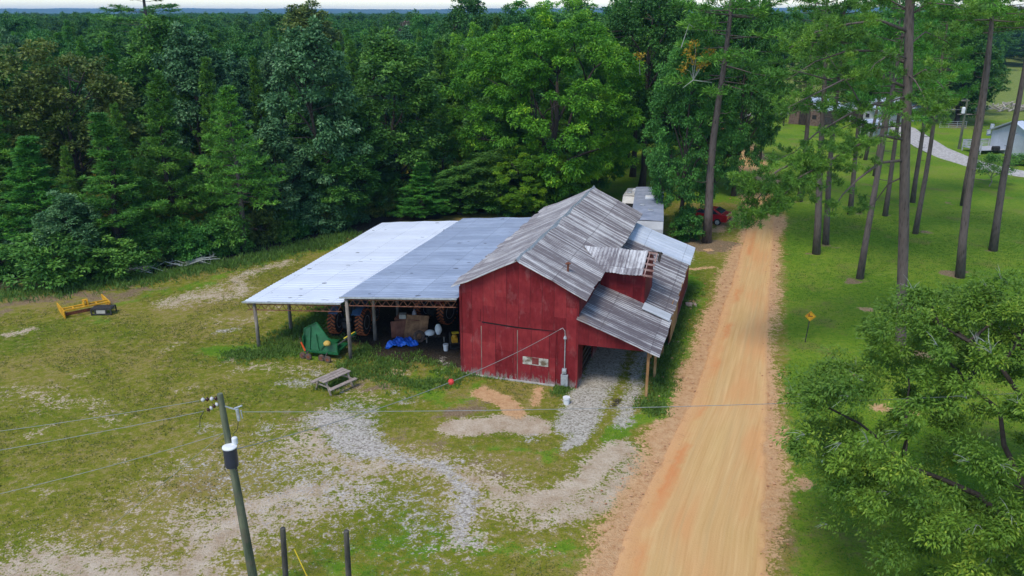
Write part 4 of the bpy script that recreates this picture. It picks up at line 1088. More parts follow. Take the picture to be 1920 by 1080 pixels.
b.build('jumper_wires', m_iron, up_)
m_wire = mat_noise('dull_wire', (0.22, 0.23, 0.22), (0.3, 0.31, 0.3), 5, 0.5)
def wire(a, b_, sagm, label, r=0.009, n=24, mat=None, name='wire'):
    a, b_ = Vector(a), Vector(b_); P = []
    for k in range(n + 1):
        t = k / n; q = a.lerp(b_, t); q.z -= sagm * 4 * t * (1 - t); P.append(q)
    o = MB().tube(P, r, 5).build(name, mat or m_wire, None)
    return tag(o, label, 'wire')
fu = PBASE + PP(6.93, 0.6, -0.05)
wire(fu, fu + (Vector((19.5, 25.0, 6.2)) - fu) * 1.6, 0.55, 'bare power line from the pole across the barn yard to the right', 0.010)
wh = LW(5.3, -0.13, 3.15)
sp = PBASE + PP(5.7, 0.15, -0.1)
wire(sp, wh, 0.55, 'twisted service line from the transformer pole to the barn gable', 0.014)
bl = sp.lerp(wh, 0.66); 
q = G(850, 728, 0); d = (q - Vector((0, 0, CAM_H)))
# the red marker sits on the service line
best = min((sp.lerp(wh, t / 200) - Vector((0, 0, 0.55 * 4 * (t / 200) * (1 - t / 200))) for t in range(201)),
           key=lambda P_: ((P_ - Vector((0, 0, CAM_H))).cross(d.normalized())).length)
b = MB(); b.lathe([(0.02, -0.13), (0.1, -0.09), (0.13, 0), (0.1, 0.09), (0.02, 0.13)], (0, 0, 0), 14)
tag(b.build('marker_ball', mat_noise('red_marker', (0.55, 0.03, 0.03), (0.7, 0.06, 0.05), 3, 0.5), None, best, smooth=True), 'small red marker ball hanging on the service line before the barn', 'marker ball')
lw1 = PBASE + PP(7.22, -0.68, 0.1); lw2 = PBASE + PP(7.0, -0.5, -0.14); lw3 = PBASE + PP(6.2, -0.1, 0); lw4 = PBASE + PP(5.6, -0.15, 0)
wire(lw1, Vector((-26, 17.5, 7.0)), 0.35, 'upper power line leaving the pole to the left', 0.008)
wire(lw2, Vector((-26, 16.0, 6.6)), 0.35, 'power line leaving the pole to the left, just under the top one', 0.008)
wire(lw3, Vector((-27, 14.5, 5.6)), 0.7, 'slack telephone line leaving the pole to the left', 0.008)
gw = G(60, 1085, 0); wire(lw3, G(205, 990, 0), 0.0, 'taut guy wire from the pole down to the sandy ground', 0.008, name='guy_wire')
# fence posts near the pole
for (x, y, x2, lab) in ((530, 990, 536, 'dark wooden fence post nearer the transformer pole'), (649, 995, 654, 'dark wooden fence post farther from the transformer pole')):
    top = G(x, y, 2.3); bb = onY(x2, 1085, top.y); d = (top - bb); d /= d.z
    b = MB(); b.tube([top - d * 2.6 - top, top - d * 1.2 - top, Vector((0, 0, -0.02)), Vector((0, 0, 0))], [0.10, 0.095, 0.088, 0.078], 12)
    tag(b.build('fence_post', mat_noise('dark_post', (0.03, 0.03, 0.028), (0.12, 0.11, 0.09), 5, 0.9, (1, 1, 0.2), 0.4), None, top), lab, 'post', 'wooden fence posts at the near edge')
gA = G(552, 1030, 1.6); gB = onY(580, 1090, gA.y - 0.3)
wire(gA, gB, 0, 'yellow guy-wire guard between the two near fence posts', 0.018, 2, m_yellow, 'guy_guard')

# ------------------------------------------------------------------ road furniture
q = G(1509, 642)
sg = tag(empty('road_sign', q, rad(-14)), 'yellow diamond warning sign on a dark post at the road verge', 'sign')
b = MB(); b.tube([(0, 0, -0.2), (0.10, 0, 1.35)], 0.028, 8); b.build('post', m_iron, sg)
m_sign = mat_noise('faded_sign_yellow', (0.62, 0.30, 0.015), (0.72, 0.42, 0.03), 6, 0.5, dirt=(0.55, 0.16, 0.02))
r = 0.31; c = Vector((0.12, -0.035, 1.64))
b = MB(); b.prism([c + Vector((0, 0, -r)), c + Vector((r, 0, 0)), c + Vector((0, 0, r)), c + Vector((-r, 0, 0))], (0, 0.012, 0)); pl = b.build('sign_plate', m_sign, sg)
b = MB()
for s in (-1, 1):
    for w in (-1, 1):
        b.beam(c + Vector((s * r * 0.86, -0.004, 0)), c + Vector((0, -0.004, w * r * 0.86)), 0.006, 0.014, (0, 1, 0))
b.build('sign_border', m_iron, pl)
b = MB(); b.box(c + Vector((-0.08, -0.006, 0.06)), (0.05, 0.006, 0.2)); b.box(c + Vector((0.04, -0.006, 0.0)), (0.16, 0.006, 0.05)); b.build('sign_symbol', m_rust, pl)
q = G(1543, 866)
mk = tag(empty('cable_pedestal', q, 0.1), 'short pale green cable marker standing in the lawn by the road', 'pedestal')
b = MB(); b.lathe([(0.085, 0), (0.085, 0.6)], (0, 0, 0), 4); b.build('pedestal_body', mat_noise('pale_green', (0.36, 0.46, 0.40), (0.5, 0.58, 0.54), 3, 0.5), mk, bevel=0.01)
b = MB(); b.lathe([(0.1, 0.6), (0.1, 0.68), (0.04, 0.72)], (0, 0, 0), 4); b.build('cap', m_white, mk)
q = G(1475, 391)
bn = tag(empty('wheelie_bin', q, rad(-20)), 'black wheeled rubbish bin on the verge of the dirt road', 'bin')
b = MB(); b.add([(-.25, -.28, .08), (.25, -.28, .08), (.25, .28, .08), (-.25, .28, .08), (-.31, -.36, 1.0), (.31, -.36, 1.0), (.31, .36, 1.0), (-.31, .36, 1.0)], [(3, 2, 1, 0), (4, 5, 6, 7), (0, 1, 5, 4), (1, 2, 6, 5), (2, 3, 7, 6), (3, 0, 4, 7)])
b.build('bin_body', m_black, bn, bevel=0.02)
b = MB(); b.sheet(lambda i, j: (-.33 + .66 * i, -.38 + .78 * j, 1.02 + .07 * math.sin(PI * i)), 6, 2, 0.04); b.build('lid', m_iron, bn)
for s in (-1, 1): MB().lathe([(0.12, -0.03), (0.12, 0.03)], (s * 0.28, 0.3, 0.12), 14, 'X').build('wheel', m_black, bn)
b = MB(); b.box((-0.05, -0.33, 0.6), (0.3, 0.01, 0.14)); b.build('sticker', m_white, bn)
# planks and blocks beside the barn
m_block = mat_noise('pink_block', (0.35, 0.24, 0.19), (0.5, 0.38, 0.32), 4)
for (x, y, sx, sy, sz, nm, lab, cat) in ((1291, 574, 0.42, 0.3, 0.22, 'concrete_block', 'pinkish concrete block on the grass beside the barn, nearer the barn', 'block'), (1302, 573, 0.2, 0.4, 0.14, 'wood_block', 'pale wooden block beside the pinkish concrete block', 'block'), (1267, 642, 0.45, 0.14, 0.05, 'short_plank', 'short pale plank lying in the weeds beside the lean-to', 'plank')):
    q = G(x, y); b = MB(); b.box((0, 0, sz / 2), (sx, sy, sz)); b.box((0, 0, sz * 0.8), (sx * 1.03, sy * 0.4, sz * 0.3))
    tag(b.build(nm, m_block, None, q, bevel=0.012), lab, cat)

# ------------------------------------------------------------------ campers and the red car behind the barn
def camper(name, label, near, far, w, h, roofm, bodym, nose=0.0):
    d = far - near; L = d.length; az = math.atan2(-d.x, d.y)
    t = tag(empty(name, near, az), label, 'camper')
    b = MB(); b.prism([(-w / 2, nose, 0.45), (-w / 2, L, 0.45), (-w / 2, L, h), (-w / 2, nose + 0.6, h), (-w / 2, nose + 0.1, h - 0.5), (-w / 2, nose - 0.1, h * 0.5)], (w, 0, 0)); b.build('body', bodym, t, bevel=0.06)
    b = MB(); b.sheet(lambda i, j: (-w / 2 + w * i, nose + 0.6 + (L - nose - 0.62) * j, h + 0.03 + 0.06 * math.sin(PI * i)), 6, 4, 0.03); b.build('roof', roofm, t)
    b = MB(); b.box((0.1, L * 0.62, h + 0.2), (0.8, 0.7, 0.24)); b.build('air_conditioner', m_white, t, bevel=0.06)
    for (x, y) in ((-0.5, L * 0.42), (0.2, L * 0.28)): MB().box((x, y, h + 0.14), (0.42, 0.42, 0.1)).build('roof_vent', m_galv, t, bevel=0.03)
    b = MB()
    for y in (0.25, 0.45, 0.72):
        for s in (-1, 1): b.box((s * (w / 2 + 0.005), L * y, h * 0.62), (0.02, 0.9, 0.5))
    b.box((0, nose - 0.02, h * 0.66), (1.2, 0.06, 0.5)); b.build('windows', m_black, t)
    for y in (L * 0.5, L * 0.5 + 0.85):
        for s in (-1, 1): MB().lathe([(0.34, -0.11), (0.36, -0.05), (0.36, 0.05), (0.34, 0.11)], (s * (w / 2 - 0.1), y, 0.36), 18, 'X').build('wheel', m_black, t)
    b = MB(); b.beam((-0.5, nose, 0.5), (0, nose - 1.2, 0.5), 0.1, 0.1); b.beam((0.5, nose, 0.5), (0, nose - 1.2, 0.5), 0.1, 0.1); b.build('hitch', m_iron, t)
    return t
m_croof = mat_noise('grey_camper_roof', (0.22, 0.25, 0.32), (0.34, 0.37, 0.45), 1.2, 0.6, (1, 1, 1), 0.05)
m_cbody = mat_noise('grey_camper_side', (0.30, 0.31, 0.32), (0.42, 0.43, 0.44), 1.0, 0.5)
m_cw = mat_noise('cream_camper', (0.5, 0.48, 0.45), (0.65, 0.63, 0.6), 1.0, 0.5)
nr, fr_ = G(1213, 418, 2.9), G(1218, 352, 2.9); nr.z = fr_.z = 0
camper('camper', 'long grey camper trailer parked behind the barn', nr, fr_, 2.5, 2.9, m_croof, m_cbody)
nr, fr_ = G(1186, 371, 2.3), G(1194, 358, 2.3); nr.z = fr_.z = 0
camper('camper', 'small cream camper trailer showing left of the long grey one', nr, nr + (fr_ - nr).normalized() * 4.0, 1.9, 2.3, m_cw, m_cw)

def car(label, loc_, rz, paint):
    t = tag(empty('parked_car', loc_, rz), label, 'car')
    side = [(-2.1, 0.35), (2.1, 0.35), (2.2, 0.55), (2.15, 0.78), (1.35, 0.92), (0.95, 0.97), (0.3, 1.38), (-0.95, 1.42), (-1.65, 1.08), (-2.15, 1.0), (-2.2, 0.6)]
    n = len(side); V = []; F = []
    for s in (-1, 1):
        for x, z in side:
            y = 0.86 if z < 1.0 else 0.86 - (z - 0.97) * 0.42
            V.append((x, s * y, z))
    F.append(tuple(range(n - 1, -1, -1))); F.append(tuple(range(n, 2 * n)))
    for i in range(n): j = (i + 1) % n; F.append((i, j, n + j, n + i))
    b = MB(); b.add(V, F); b.build('body', paint, t, bevel=0.05)
    b = MB()
    for s in (-1, 1):
        y = lambda z: s * (0.868 - (z - 0.97) * 0.42)
        P = [(-1.45, y(1.0), 1.02), (0.8, y(1.0), 1.0), (0.28, y(1.32), 1.32), (-0.9, y(1.35), 1.35)]
        b.prism(P, (0, s * 0.012, 0))
    b.prism([(0.93, -0.74, 1.0), (0.93, 0.74, 1.0), (0.36, 0.62, 1.37), (0.36, -0.62, 1.37)], (0.02, 0, 0.02))
    b.prism([(-1.62, -0.74, 1.12), (-1.62, 0.74, 1.12), (-1.03, 0.62, 1.42), (-1.03, -0.62, 1.42)], (-0.02, 0, 0.02))
    m_glass = mat_noise('dark_glass', (0.015, 0.02, 0.03), (0.03, 0.04, 0.05), 2, 0.08, spec=0.8); b.build('windows', m_glass, t)
    for x in (-1.35, 1.35):
        for s in (-1, 1):
            w = MB().lathe([(0.29, -0.1), (0.32, -0.07), (0.32, 0.07), (0.29, 0.1)], (x, s * 0.8, 0.32), 20, 'Y').build('wheel', m_black, t)
            MB().lathe([(0.05, -0.12), (0.2, -0.115), (0.2, 0.115), (0.05, 0.12)], (x, s * 0.8, 0.32), 14, 'Y').build('rim', m_galv, w)
    for s in (-1, 1):
        MB().box((2.17, s * 0.62, 0.68), (0.08, 0.32, 0.14)).build('headlight', m_white, t, bevel=0.02)
        MB().box((-2.19, s * 0.66, 0.82), (0.06, 0.26, 0.16)).build('tail_light', m_orange, t, bevel=0.02)
        MB().box((0.75, s * 0.97, 1.0), (0.12, 0.18, 0.1)).build('wing_mirror', paint, t, bevel=0.02)
    for x in (2.2, -2.22): MB().box((x, 0, 0.5), (0.04, 1.0, 0.12)).build('bumper', m_iron, t)
    return t
m_cred = mat_noise('glossy_red_paint', (0.33, 0.006, 0.012), (0.42, 0.01, 0.016), 1, 0.25, (1, 1, 1), 0, spec=0.7)
q = G(1322, 416); car('glossy red car parked under the trees behind the large pine', (q.x, q.y, 0), rad(150), m_cred)

# ------------------------------------------------------------------ far yard: houses, deck, pole, barrels, brush pile
m_brick = mat_noise('red_brick', (0.13, 0.035, 0.025), (0.24, 0.08, 0.055), 9, 0.9, (1, 1, 3), 0.2)
m_metalw = mat_old_metal('white_standing_seam', 'Y', (0.66, 0.70, 0.76), (0.50, 0.54, 0.60), 0.5, 0.4, rough=0.4, metal=0.2)
m_deck = mat_noise('grey_deck', (0.32, 0.33, 0.36), (0.5, 0.51, 0.54), 3, 0.8, (1, 6, 1), 0.2)
hq = G(1882, 262, 2.6)
hs = tag(empty('brick_house', (hq.x + 3.6, hq.y - 1.0, 0), rad(4)), 'brick house with white metal roof at the edge of the far yard', 'house')
# local: x to the right, y away
b = MB(); b.box((9, 4.5, 1.3), (17.6, 9.0, 2.7)); b.build('wall', m_brick, hs)
b = MB(); b.box((0.16, 4.5, 1.4), (0.08, 9.04, 2.8)); b.build('gable_siding', m_metalw, hs)
for v0, v1, h0, h1 in ((-0.5, 4.5, 2.7, 4.6), (9.5, 4.5, 2.7, 4.6)):
    b = MB(); b.sheet(lambda i, j: (-0.4 + 18.4 * i, v0 + (v1 - v0) * j, h0 + (h1 - h0) * j), 40, 4, 0.06); b.build('roof', m_metalw, hs)
b = MB(); b.sheet(lambda i, j: (2.0 + 12 * i, -3.2 + 2.8 * j, 2.35 + 0.4 * j), 20, 2, 0.05); b.build('porch_roof', m_metalw, hs)
for x in (2.2, 7.5, 13.5): MB().box((x, -3.0, 1.15), (0.12, 0.12, 2.4)).build('porch_post', m_white, hs)
for x in (3.2, 6.0, 9.0):
    f_ = MB().box((x, -0.03, 1.5), (1.1, 0.06, 1.2)).build('window', m_white, hs); MB().box((x, -0.065, 1.5), (0.9, 0.02, 1.0)).build('pane', m_black, f_)
b = MB(); b.prism([(0.19, 0, 2.65), (0.19, 9, 2.65), (0.19, 4.5, 4.4)], (0.06, 0, 0)); b.build('gable', m_metalw, hs)
dq = G(1856, 288)
dk = tag(empty('deck', (dq.x, dq.y, 0), rad(8)), 'grey wooden deck with railing at the end of the brick house', 'deck')
b = MB()
for k in range(20): b.box((-1.9 + k * 0.2, 1.2, 0.55), (0.18, 3.6, 0.05))
b.build('deck_boards', m_deck, dk)
for s in (-1.95, 1.95):
    for y in (-0.6, 3.0): MB().box((s, y, 0.75), (0.12, 0.12, 1.6)).build('post', m_deck, dk)
b = MB()
for y in (-0.6, 3.0):
    if y > 0: b.box((0, y, 1.5), (4, 0.06, 0.08))
for z in (0.8, 1.0, 1.2, 1.4): b.box((0, 3.05, z), (4, 0.03, 0.1)); b.box((-1.97, 1.2, z), (0.03, 3.6, 0.1))
b.build('railing', m_deck, dk)
q = G(1866, 284, 0.6); b = MB(); b.box((0, 0, 0.35), (0.9, 0.5, 0.35)); b.lathe([(0.03, 0), (0.03, 0.3)], (-0.3, 0, 0), 6); b.lathe([(0.03, 0), (0.03, 0.3)], (0.3, 0, 0), 6); b.sheet(lambda i, j: (-0.45 + .9 * i, -0.25 + .5 * j, 0.55 + 0.2 * math.sin(PI * j)), 2, 6, 0.02)
tag(b.build('barbecue_grill', m_black, None, (q.x, q.y, 0.58)), 'black barbecue grill on the grey deck', 'grill')
# blue-grey barrels
q = G(1857, 254)
def barrel(x, y, z, lab):
    b = MB(); prof = [(0.27, 0), (0.29, 0.03), (0.29, 0.28), (0.305, 0.3), (0.29, 0.32), (0.29, 0.56), (0.305, 0.58), (0.29, 0.6), (0.29, 0.85), (0.27, 0.88)]
    b.lathe(prof, (0, 0, 0), 18); return tag(b.build('barrel', m_barrel, None, (x, y, z)), lab, 'barrel', 'blue and white barrels in the far yard')
m_barrel = mat_noise('blue_white_barrel', (0.06, 0.10, 0.24), (0.55, 0.58, 0.62), 2.2, 0.5, (0.3, 0.3, 3), 0, lo=0.45, hi=0.55)
barrel(q.x - 0.35, q.y, 0, 'blue and white barrel, bottom left one of the stack behind the brick house deck')
barrel(q.x + 0.45, q.y + 0.1, 0, 'blue and white barrel, bottom right one of the stack behind the brick house deck')
barrel(q.x + 0.05, q.y + 0.05, 0.885, 'blue and white barrel on top of the stack behind the brick house deck')
# far utility pole
q = G(1798, 279)
fp = tag(empty('utility_pole', q, 0), 'distant utility pole with a small white transformer beside the gravel drive', 'utility pole')
tp_ = onY(1814, 186, q.y) - q
b = MB(); b.tube([Vector((0, 0, -0.3)), tp_], [0.2, 0.13], 10); b.build('shaft', m_pole, fp)
b = MB(); b.lathe([(0.22, -0.4), (0.24, 0.35), (0.1, 0.45)], tp_ * 0.78 + Vector((-0.35, -0.1, 0)), 14); b.build('transformer', m_white, fp)
b = MB(); b.beam(tp_ * 0.70 + Vector((-1.0, 0, 0)), tp_ * 0.70 + Vector((1.0, 0, 0)), 0.1, 0.12); b.build('crossarm', m_wood_old, fp); b = MB(); b.beam(tp_ + Vector((-0.8, 0, -0.2)), tp_ + Vector((0.3, 0, -0.2)), 0.08, 0.1); b.build('crossarm', m_wood_old, fp)
wire(q + tp_, q + tp_ + Vector((-40, 14, 1)), 0.8, 'upper wire from the distant pole to the left', 0.02)
wire(q + tp_ * 0.8, q + tp_ * 0.8 + Vector((-40, 12, 0)), 0.8, 'lower wire from the distant pole to the left', 0.02)
# yellow sign in the far yard
q = G(1830, 252); sg2 = tag(empty('yellow_sign', q, 0), 'small yellow tank sign on a post in the far yard', 'sign')
MB().tube([(0, 0, 0), (0, 0, 1.0)], 0.04, 6).build('post', m_iron, sg2)
MB().lathe([(0.05, 0.7), (0.36, 0.8), (0.42, 1.2), (0.36, 1.6), (0.05, 1.7)], (0, 0, 0), 14).build('sign_plate', m_yellow, sg2, smooth=True)
# brush pile
m_brush = mat_noise('bleached_logs', (0.28, 0.24, 0.20), (0.52, 0.47, 0.42), 1, 0.9)
rng = random.Random(12); b = MB(); q = G(1888, 208)
for k in range(150):
    x = rng.uniform(-9, 9); y = rng.uniform(-2, 2); z = rng.random() * 1.3 * (1 - abs(x) / 11); a = rng.uniform(0, PI); L = rng.uniform(0.8, 3.2)
    dz = rng.uniform(-0.4, 0.5); v = Vector((math.cos(a), math.sin(a) * 0.5, dz)) * L / 2; r_ = rng.uniform(0.04, 0.16)
    b.tube([Vector((x, y, z + 0.2)) - v, Vector((x, y, z + 0.2)) + v], [r_, r_ * 0.6], 6)
tag(b.build('brush_pile', m_brush, None, q), 'long pile of bleached logs and branches at the meadow edge', 'brush pile', kind='stuff')
# fence along the far yard
fa, fb = G(1735, 232), G(1990, 262)
ff = tag(empty('wire_fence', fa, math.atan2((fb - fa).y, (fb - fa).x)), 'thin post and wire fence between the far yard and the meadow', 'fence')
L = (fb - fa).length; b = MB()
for k in range(5): b.tube([(0, 0, 0.3 + 0.25 * k), (L, 0, 0.3 + 0.25 * k)], 0.018, 4)
b.build('wires', m_iron, ff)
for k in range(int(L / 3.2)): MB().tube([(k * 3.2, 0, -0.2), (k * 3.2, 0, 1.45)], 0.07, 6).build('post', m_wood_old, ff)
q = G(1786, 240); b = MB()
for x in (-2.2, 2.2):
    for z in (0.2, 0.5, 0.8, 1.1): pass
for z in (0.15, 0.45, 0.75, 1.05): b.beam((-2.2, 0, z), (2.2, 0, z), 0.04, 0.05)
for x in (-2.2, -0.7, 0.7, 2.2): b.beam((x, 0, 0), (x, 0, 1.1), 0.05, 0.05)
tag(b.build('field_gate', m_galv, None, q), 'grey tubular field gate at the corner of the far yard', 'gate')
# far barns with metal roofs
def small_barn(label, corner, w, L, h, hp, rz, wallm, roofm, name='farm_shed'):
    t = tag(empty(name, corner, rz), label, 'shed')
    b = MB(); b.prism([(0, 0, 0), (w, 0, 0), (w, 0, h), (w / 2, 0, hp), (0, 0, h)], (0, L, 0)); b.build('wall', wallm, t)
    for u0, u1 in ((-0.5, w / 2), (w + 0.5, w / 2)):
        h0 = h - 0.3 * (hp - h) / (w / 2) + 0.1
        b = MB(); b.sheet(lambda i, j: (u0 + (u1 - u0) * i, -0.5 + (L + 1) * j, h0 + (hp + 0.12 - h0) * i), 4, 30, 0.06); b.build('roof', roofm, t)
    dr = MB().box((w * 0.5, -0.04, 1.1), (w * 0.35, 0.06, 2.2)).build('door', m_wood_dark, t)
    MB().box((w * 0.8, -0.04, 1.5), (0.7, 0.05, 0.6)).build('window', m_black, t)
    return t
m_fs = mat_old_metal('white_far_roof', 'X', (0.62, 0.66, 0.74), (0.45, 0.5, 0.58), 0.5, 0.4, rough=0.4, metal=0.2)
q = G(1478, 232); small_barn('brown shed with white metal roof beyond the first lawn pines', q, 5.5, 9.0, 2.6, 4.4, rad(-42), mat_noise('brown_boards', (0.11, 0.07, 0.055), (0.2, 0.14, 0.11), 3), m_fs)
q = G(1575, 226); small_barn('long low shed with silver roof half hidden by the pine boughs', q, 7, 13.0, 2.4, 3.9, rad(-62), m_cbody, m_fs)
q = G(1604, 252); small_barn('small silver-roofed lean shed beside the gravel drive', q, 3.0, 4.0, 1.6, 2.4, rad(-60), m_cbody, m_fs)
q = G(1125, 232); small_barn('grey house glimpsed behind the bright hickory', q, 9, 13.0, 3.0, 5.6, rad(-70), m_cw, m_croof, 'house')
q = G(1469, 236); sp2 = tag(empty('yard_lamp_post', q), 'dark post with a small flat roof beside the brown shed', 'post')
MB().tube([(0, 0, 0), (0, 0, 3.4)], 0.12, 8).build('shaft', m_wood_dark, sp2); MB().box((0, 0, 3.5), (1.6, 0.9, 0.1)).build('flat_cap', m_galv, sp2); MB().box((0.1, -0.1, 1.6), (0.5, 0.3, 0.5)).build('meter_box', m_iron, sp2)
# ------------------------------------------------------------------ foliage
def unit(a): return a / (np.linalg.norm(a, axis=-1, keepdims=True) + 1e-9)
def leaf_mesh(name, C, A, N, Ln, W, tone, mat, mid=0.45):
    """one small leaf-shaped face per leaf: C base, A direction, N upper side"""
    A = unit(A); B = unit(np.cross(A, N)); U = np.cross(B, A)
    Ln = Ln[:, None]; W = W[:, None]
    v0 = C; v1 = C + A * Ln * mid + B * W * .5; v2 = C + A * Ln - U * Ln * 0.18; v3 = C + A * Ln * mid - B * W * .5
    V = np.stack([v0, v1, v2, v3], 1).reshape(-1, 3)
    F = np.arange(len(C) * 4).reshape(-1, 4)
    return np_mesh(name, V, F, mat, {'tone': np.repeat(tone, 4)})
def sphere_dirs(r, n, up=0.0):
    d = unit(r.normal(size=(n, 3)))
    if up: d[:, 2] = d[:, 2] + up; d = unit(d)
    return d
def limb_tube(mb, p0, p1, r0, r1, rng, wob=0.06, n=5, sides=6):
    p0, p1 = Vector(p0), Vector(p1); L = (p1 - p0).length
    P = []; R = []
    for k in range(n + 1):
        t = k / n; q = p0.lerp(p1, t)
        if 0 < k: q += Vector((rng.gauss(0, wob), rng.gauss(0, wob), rng.gauss(0, wob * 0.6) + 0.10 * L * math.sin(PI * t) * 0.5)) * (L * 0.3 if k < n else 0.02)
        P.append(q); R.append(r0 * (1 - t) + r1 * t)
    mb.tube(P, R, sides, cap=False)
    return P
def broad_crown(seed, H, R, base, nclump, per, leafL, leafW, mats, shape=1.0, flat=0.75, rc=(0.16, 0.28), trunk_r=0.28, droop=0.25, lean=(0, 0), twigs=False, low=0.0, name='crown', squash=None):
    """H height, R radius, base = height of lowest foliage. -> (crown mesh, trunk mesh)"""
    r = np.random.default_rng(seed); rng = random.Random(seed)
    n = nclump
    # clump centres: mostly in the outer shell of an uneven, lobed body
    d = sphere_dirs(r, n)
    th_ = np.arctan2(d[:, 1], d[:, 0])
    lob = 1 + 0.16 * np.sin(3 * th_ + seed) + 0.12 * np.sin(5 * th_ + 2.1 * seed + 3 * d[:, 2])
    rr = r.uniform(0.5, 1.0, n) ** 0.5
    cz = base + (H - base) * 0.5; hz = (H - base) * 0.5
    prof = np.where(d[:, 2] > 0, 1.0, 1.0 - low * 0.0)
    c = np.stack([d[:, 0] * R * rr * lob * prof, d[:, 1] * R * rr * lob * prof, cz + d[:, 2] * hz * rr * (1 + 0.1 * np.sin(4 * th_ + seed))], -1)
    if shape != 1.0:      # narrower towards the top
        t = np.clip((c[:, 2] - base) / (H - base), 0, 1); k = 1 - (1 - shape) * t ** 1.3
        c[:, 0] *= k; c[:, 1] *= k
    c[:, 0] += lean[0] * (c[:, 2] / H); c[:, 1] += lean[1] * (c[:, 2] / H)
    rcl = r.uniform(rc[0], rc[1], n) * R
    ctone = r.uniform(0.15, 0.75, n)
    # sub-clumps: each clump is a handful of sprays
    ns = 5
    sc = np.repeat(c, ns, 0) + sphere_dirs(r, n * ns, 0.2) * (np.repeat(rcl, ns)[:, None] * r.uniform(0.35, 0.9, (n * ns, 1))) * np.array([1, 1, flat])
    sr = np.repeat(rcl, ns) * r.uniform(0.35, 0.6, n * ns)
    st = np.repeat(ctone, ns) + r.uniform(-0.12, 0.12, n * ns)
    m = n * ns; k = max(1, per // ns)
    dd = sphere_dirs(r, m * k, 0.35)
    P = np.repeat(sc, k, 0) + dd * (np.repeat(sr, k)[:, None] * r.uniform(0.45, 1.05, (m * k, 1))) * np.array([1, 1, flat])
    ctr = np.array([lean[0] * .5, lean[1] * .5, cz - hz * 0.3])
    out = unit(P - ctr)
    A = unit(dd * 0.9 + out * 0.5 + r.normal(size=dd.shape) * 0.55); A[:, 2] -= droop
    N = unit(np.array([0, 0, 1.35]) + dd * 0.7 + r.normal(size=dd.shape) * 0.4)
    tone = np.clip(np.repeat(st, k) + r.normal(size=m * k) * 0.13, 0, 1)
    cm = leaf_mesh(name, P, A, N, leafL * r.uniform(0.7, 1.3, m * k), leafW * r.uniform(0.7, 1.3, m * k), tone, mats[0])
    # trunk and limbs
    mb = MB(); top = Vector((lean[0] * 0.6, lean[1] * 0.6, base + (H - base) * 0.62))
    tp_ = []
    for q in range(8):
        t = q / 7; p = Vector((0, 0, -0.3)).lerp(top, t) + Vector((rng.gauss(0, 0.08), rng.gauss(0, 0.08), 0)) * (1 if 0 < q else 0)
        tp_.append(p)
    rad_ = [trunk_r * (1.35 if q == 0 else 1) * (1 - 0.75 * q / 7) for q in range(8)]
    mb.tube(tp_, rad_, 10)
    order = list(range(n)); rng.shuffle(order)
    mains = []
    for idx in order[:min(n, 46)]:
        ce = Vector(c[idx])
        if len(mains) < 11:
            t = min(0.93, max(0.30, (ce.z - 0.32 * math.hypot(ce.x, ce.y)) / top.z * rng.uniform(0.6, 0.85)))
            f = t * 7; i0 = min(6, int(f)); st_ = tp_[i0].lerp(tp_[i0 + 1], f - i0)
            pth = limb_tube(mb, st_, ce, trunk_r * 0.48 * (1 - t * 0.5), trunk_r * 0.09, rng, 0.07)
            mains.append(pth)
        else:
            best = min((q for m_ in mains for q in m_[1:-1]), key=lambda q: (q - ce).length + 0.8 * max(0, q.z - ce.z))
            limb_tube(mb, best, ce, trunk_r * 0.18, trunk_r * 0.05, rng, 0.07, 4, 5)
    tm = bpy.data.meshes.new('trunk'); tm.from_pydata(mb.v, [], mb.f); tm.materials.append(mats[1])
    for p in tm.polygons: p.use_smooth = True
    tw = None
    if twigs:
        mb2 = MB()
        for _ in range(twigs):
            i = rng.randrange(m); p = Vector(sc[i]); o_ = (p - Vector(ctr)).normalized()
            p = p + o_ * float(sr[i]) * 0.5
            for q in range(4):
                v = (o_ + Vector((rng.gauss(0, .6), rng.gauss(0, .6), rng.gauss(0, .5)))).normalized() * rng.uniform(0.2, 0.6)
                mb2.tube([p, p + v * 0.5 + Vector((0, 0, 0.04)), p + v], [0.008, 0.006, 0.003], 4, cap=False)
        tw = bpy.data.meshes.new('bare_twigs'); tw.from_pydata(mb2.v, [], mb2.f); tw.materials.append(mats[2])
    return cm, tm, tw

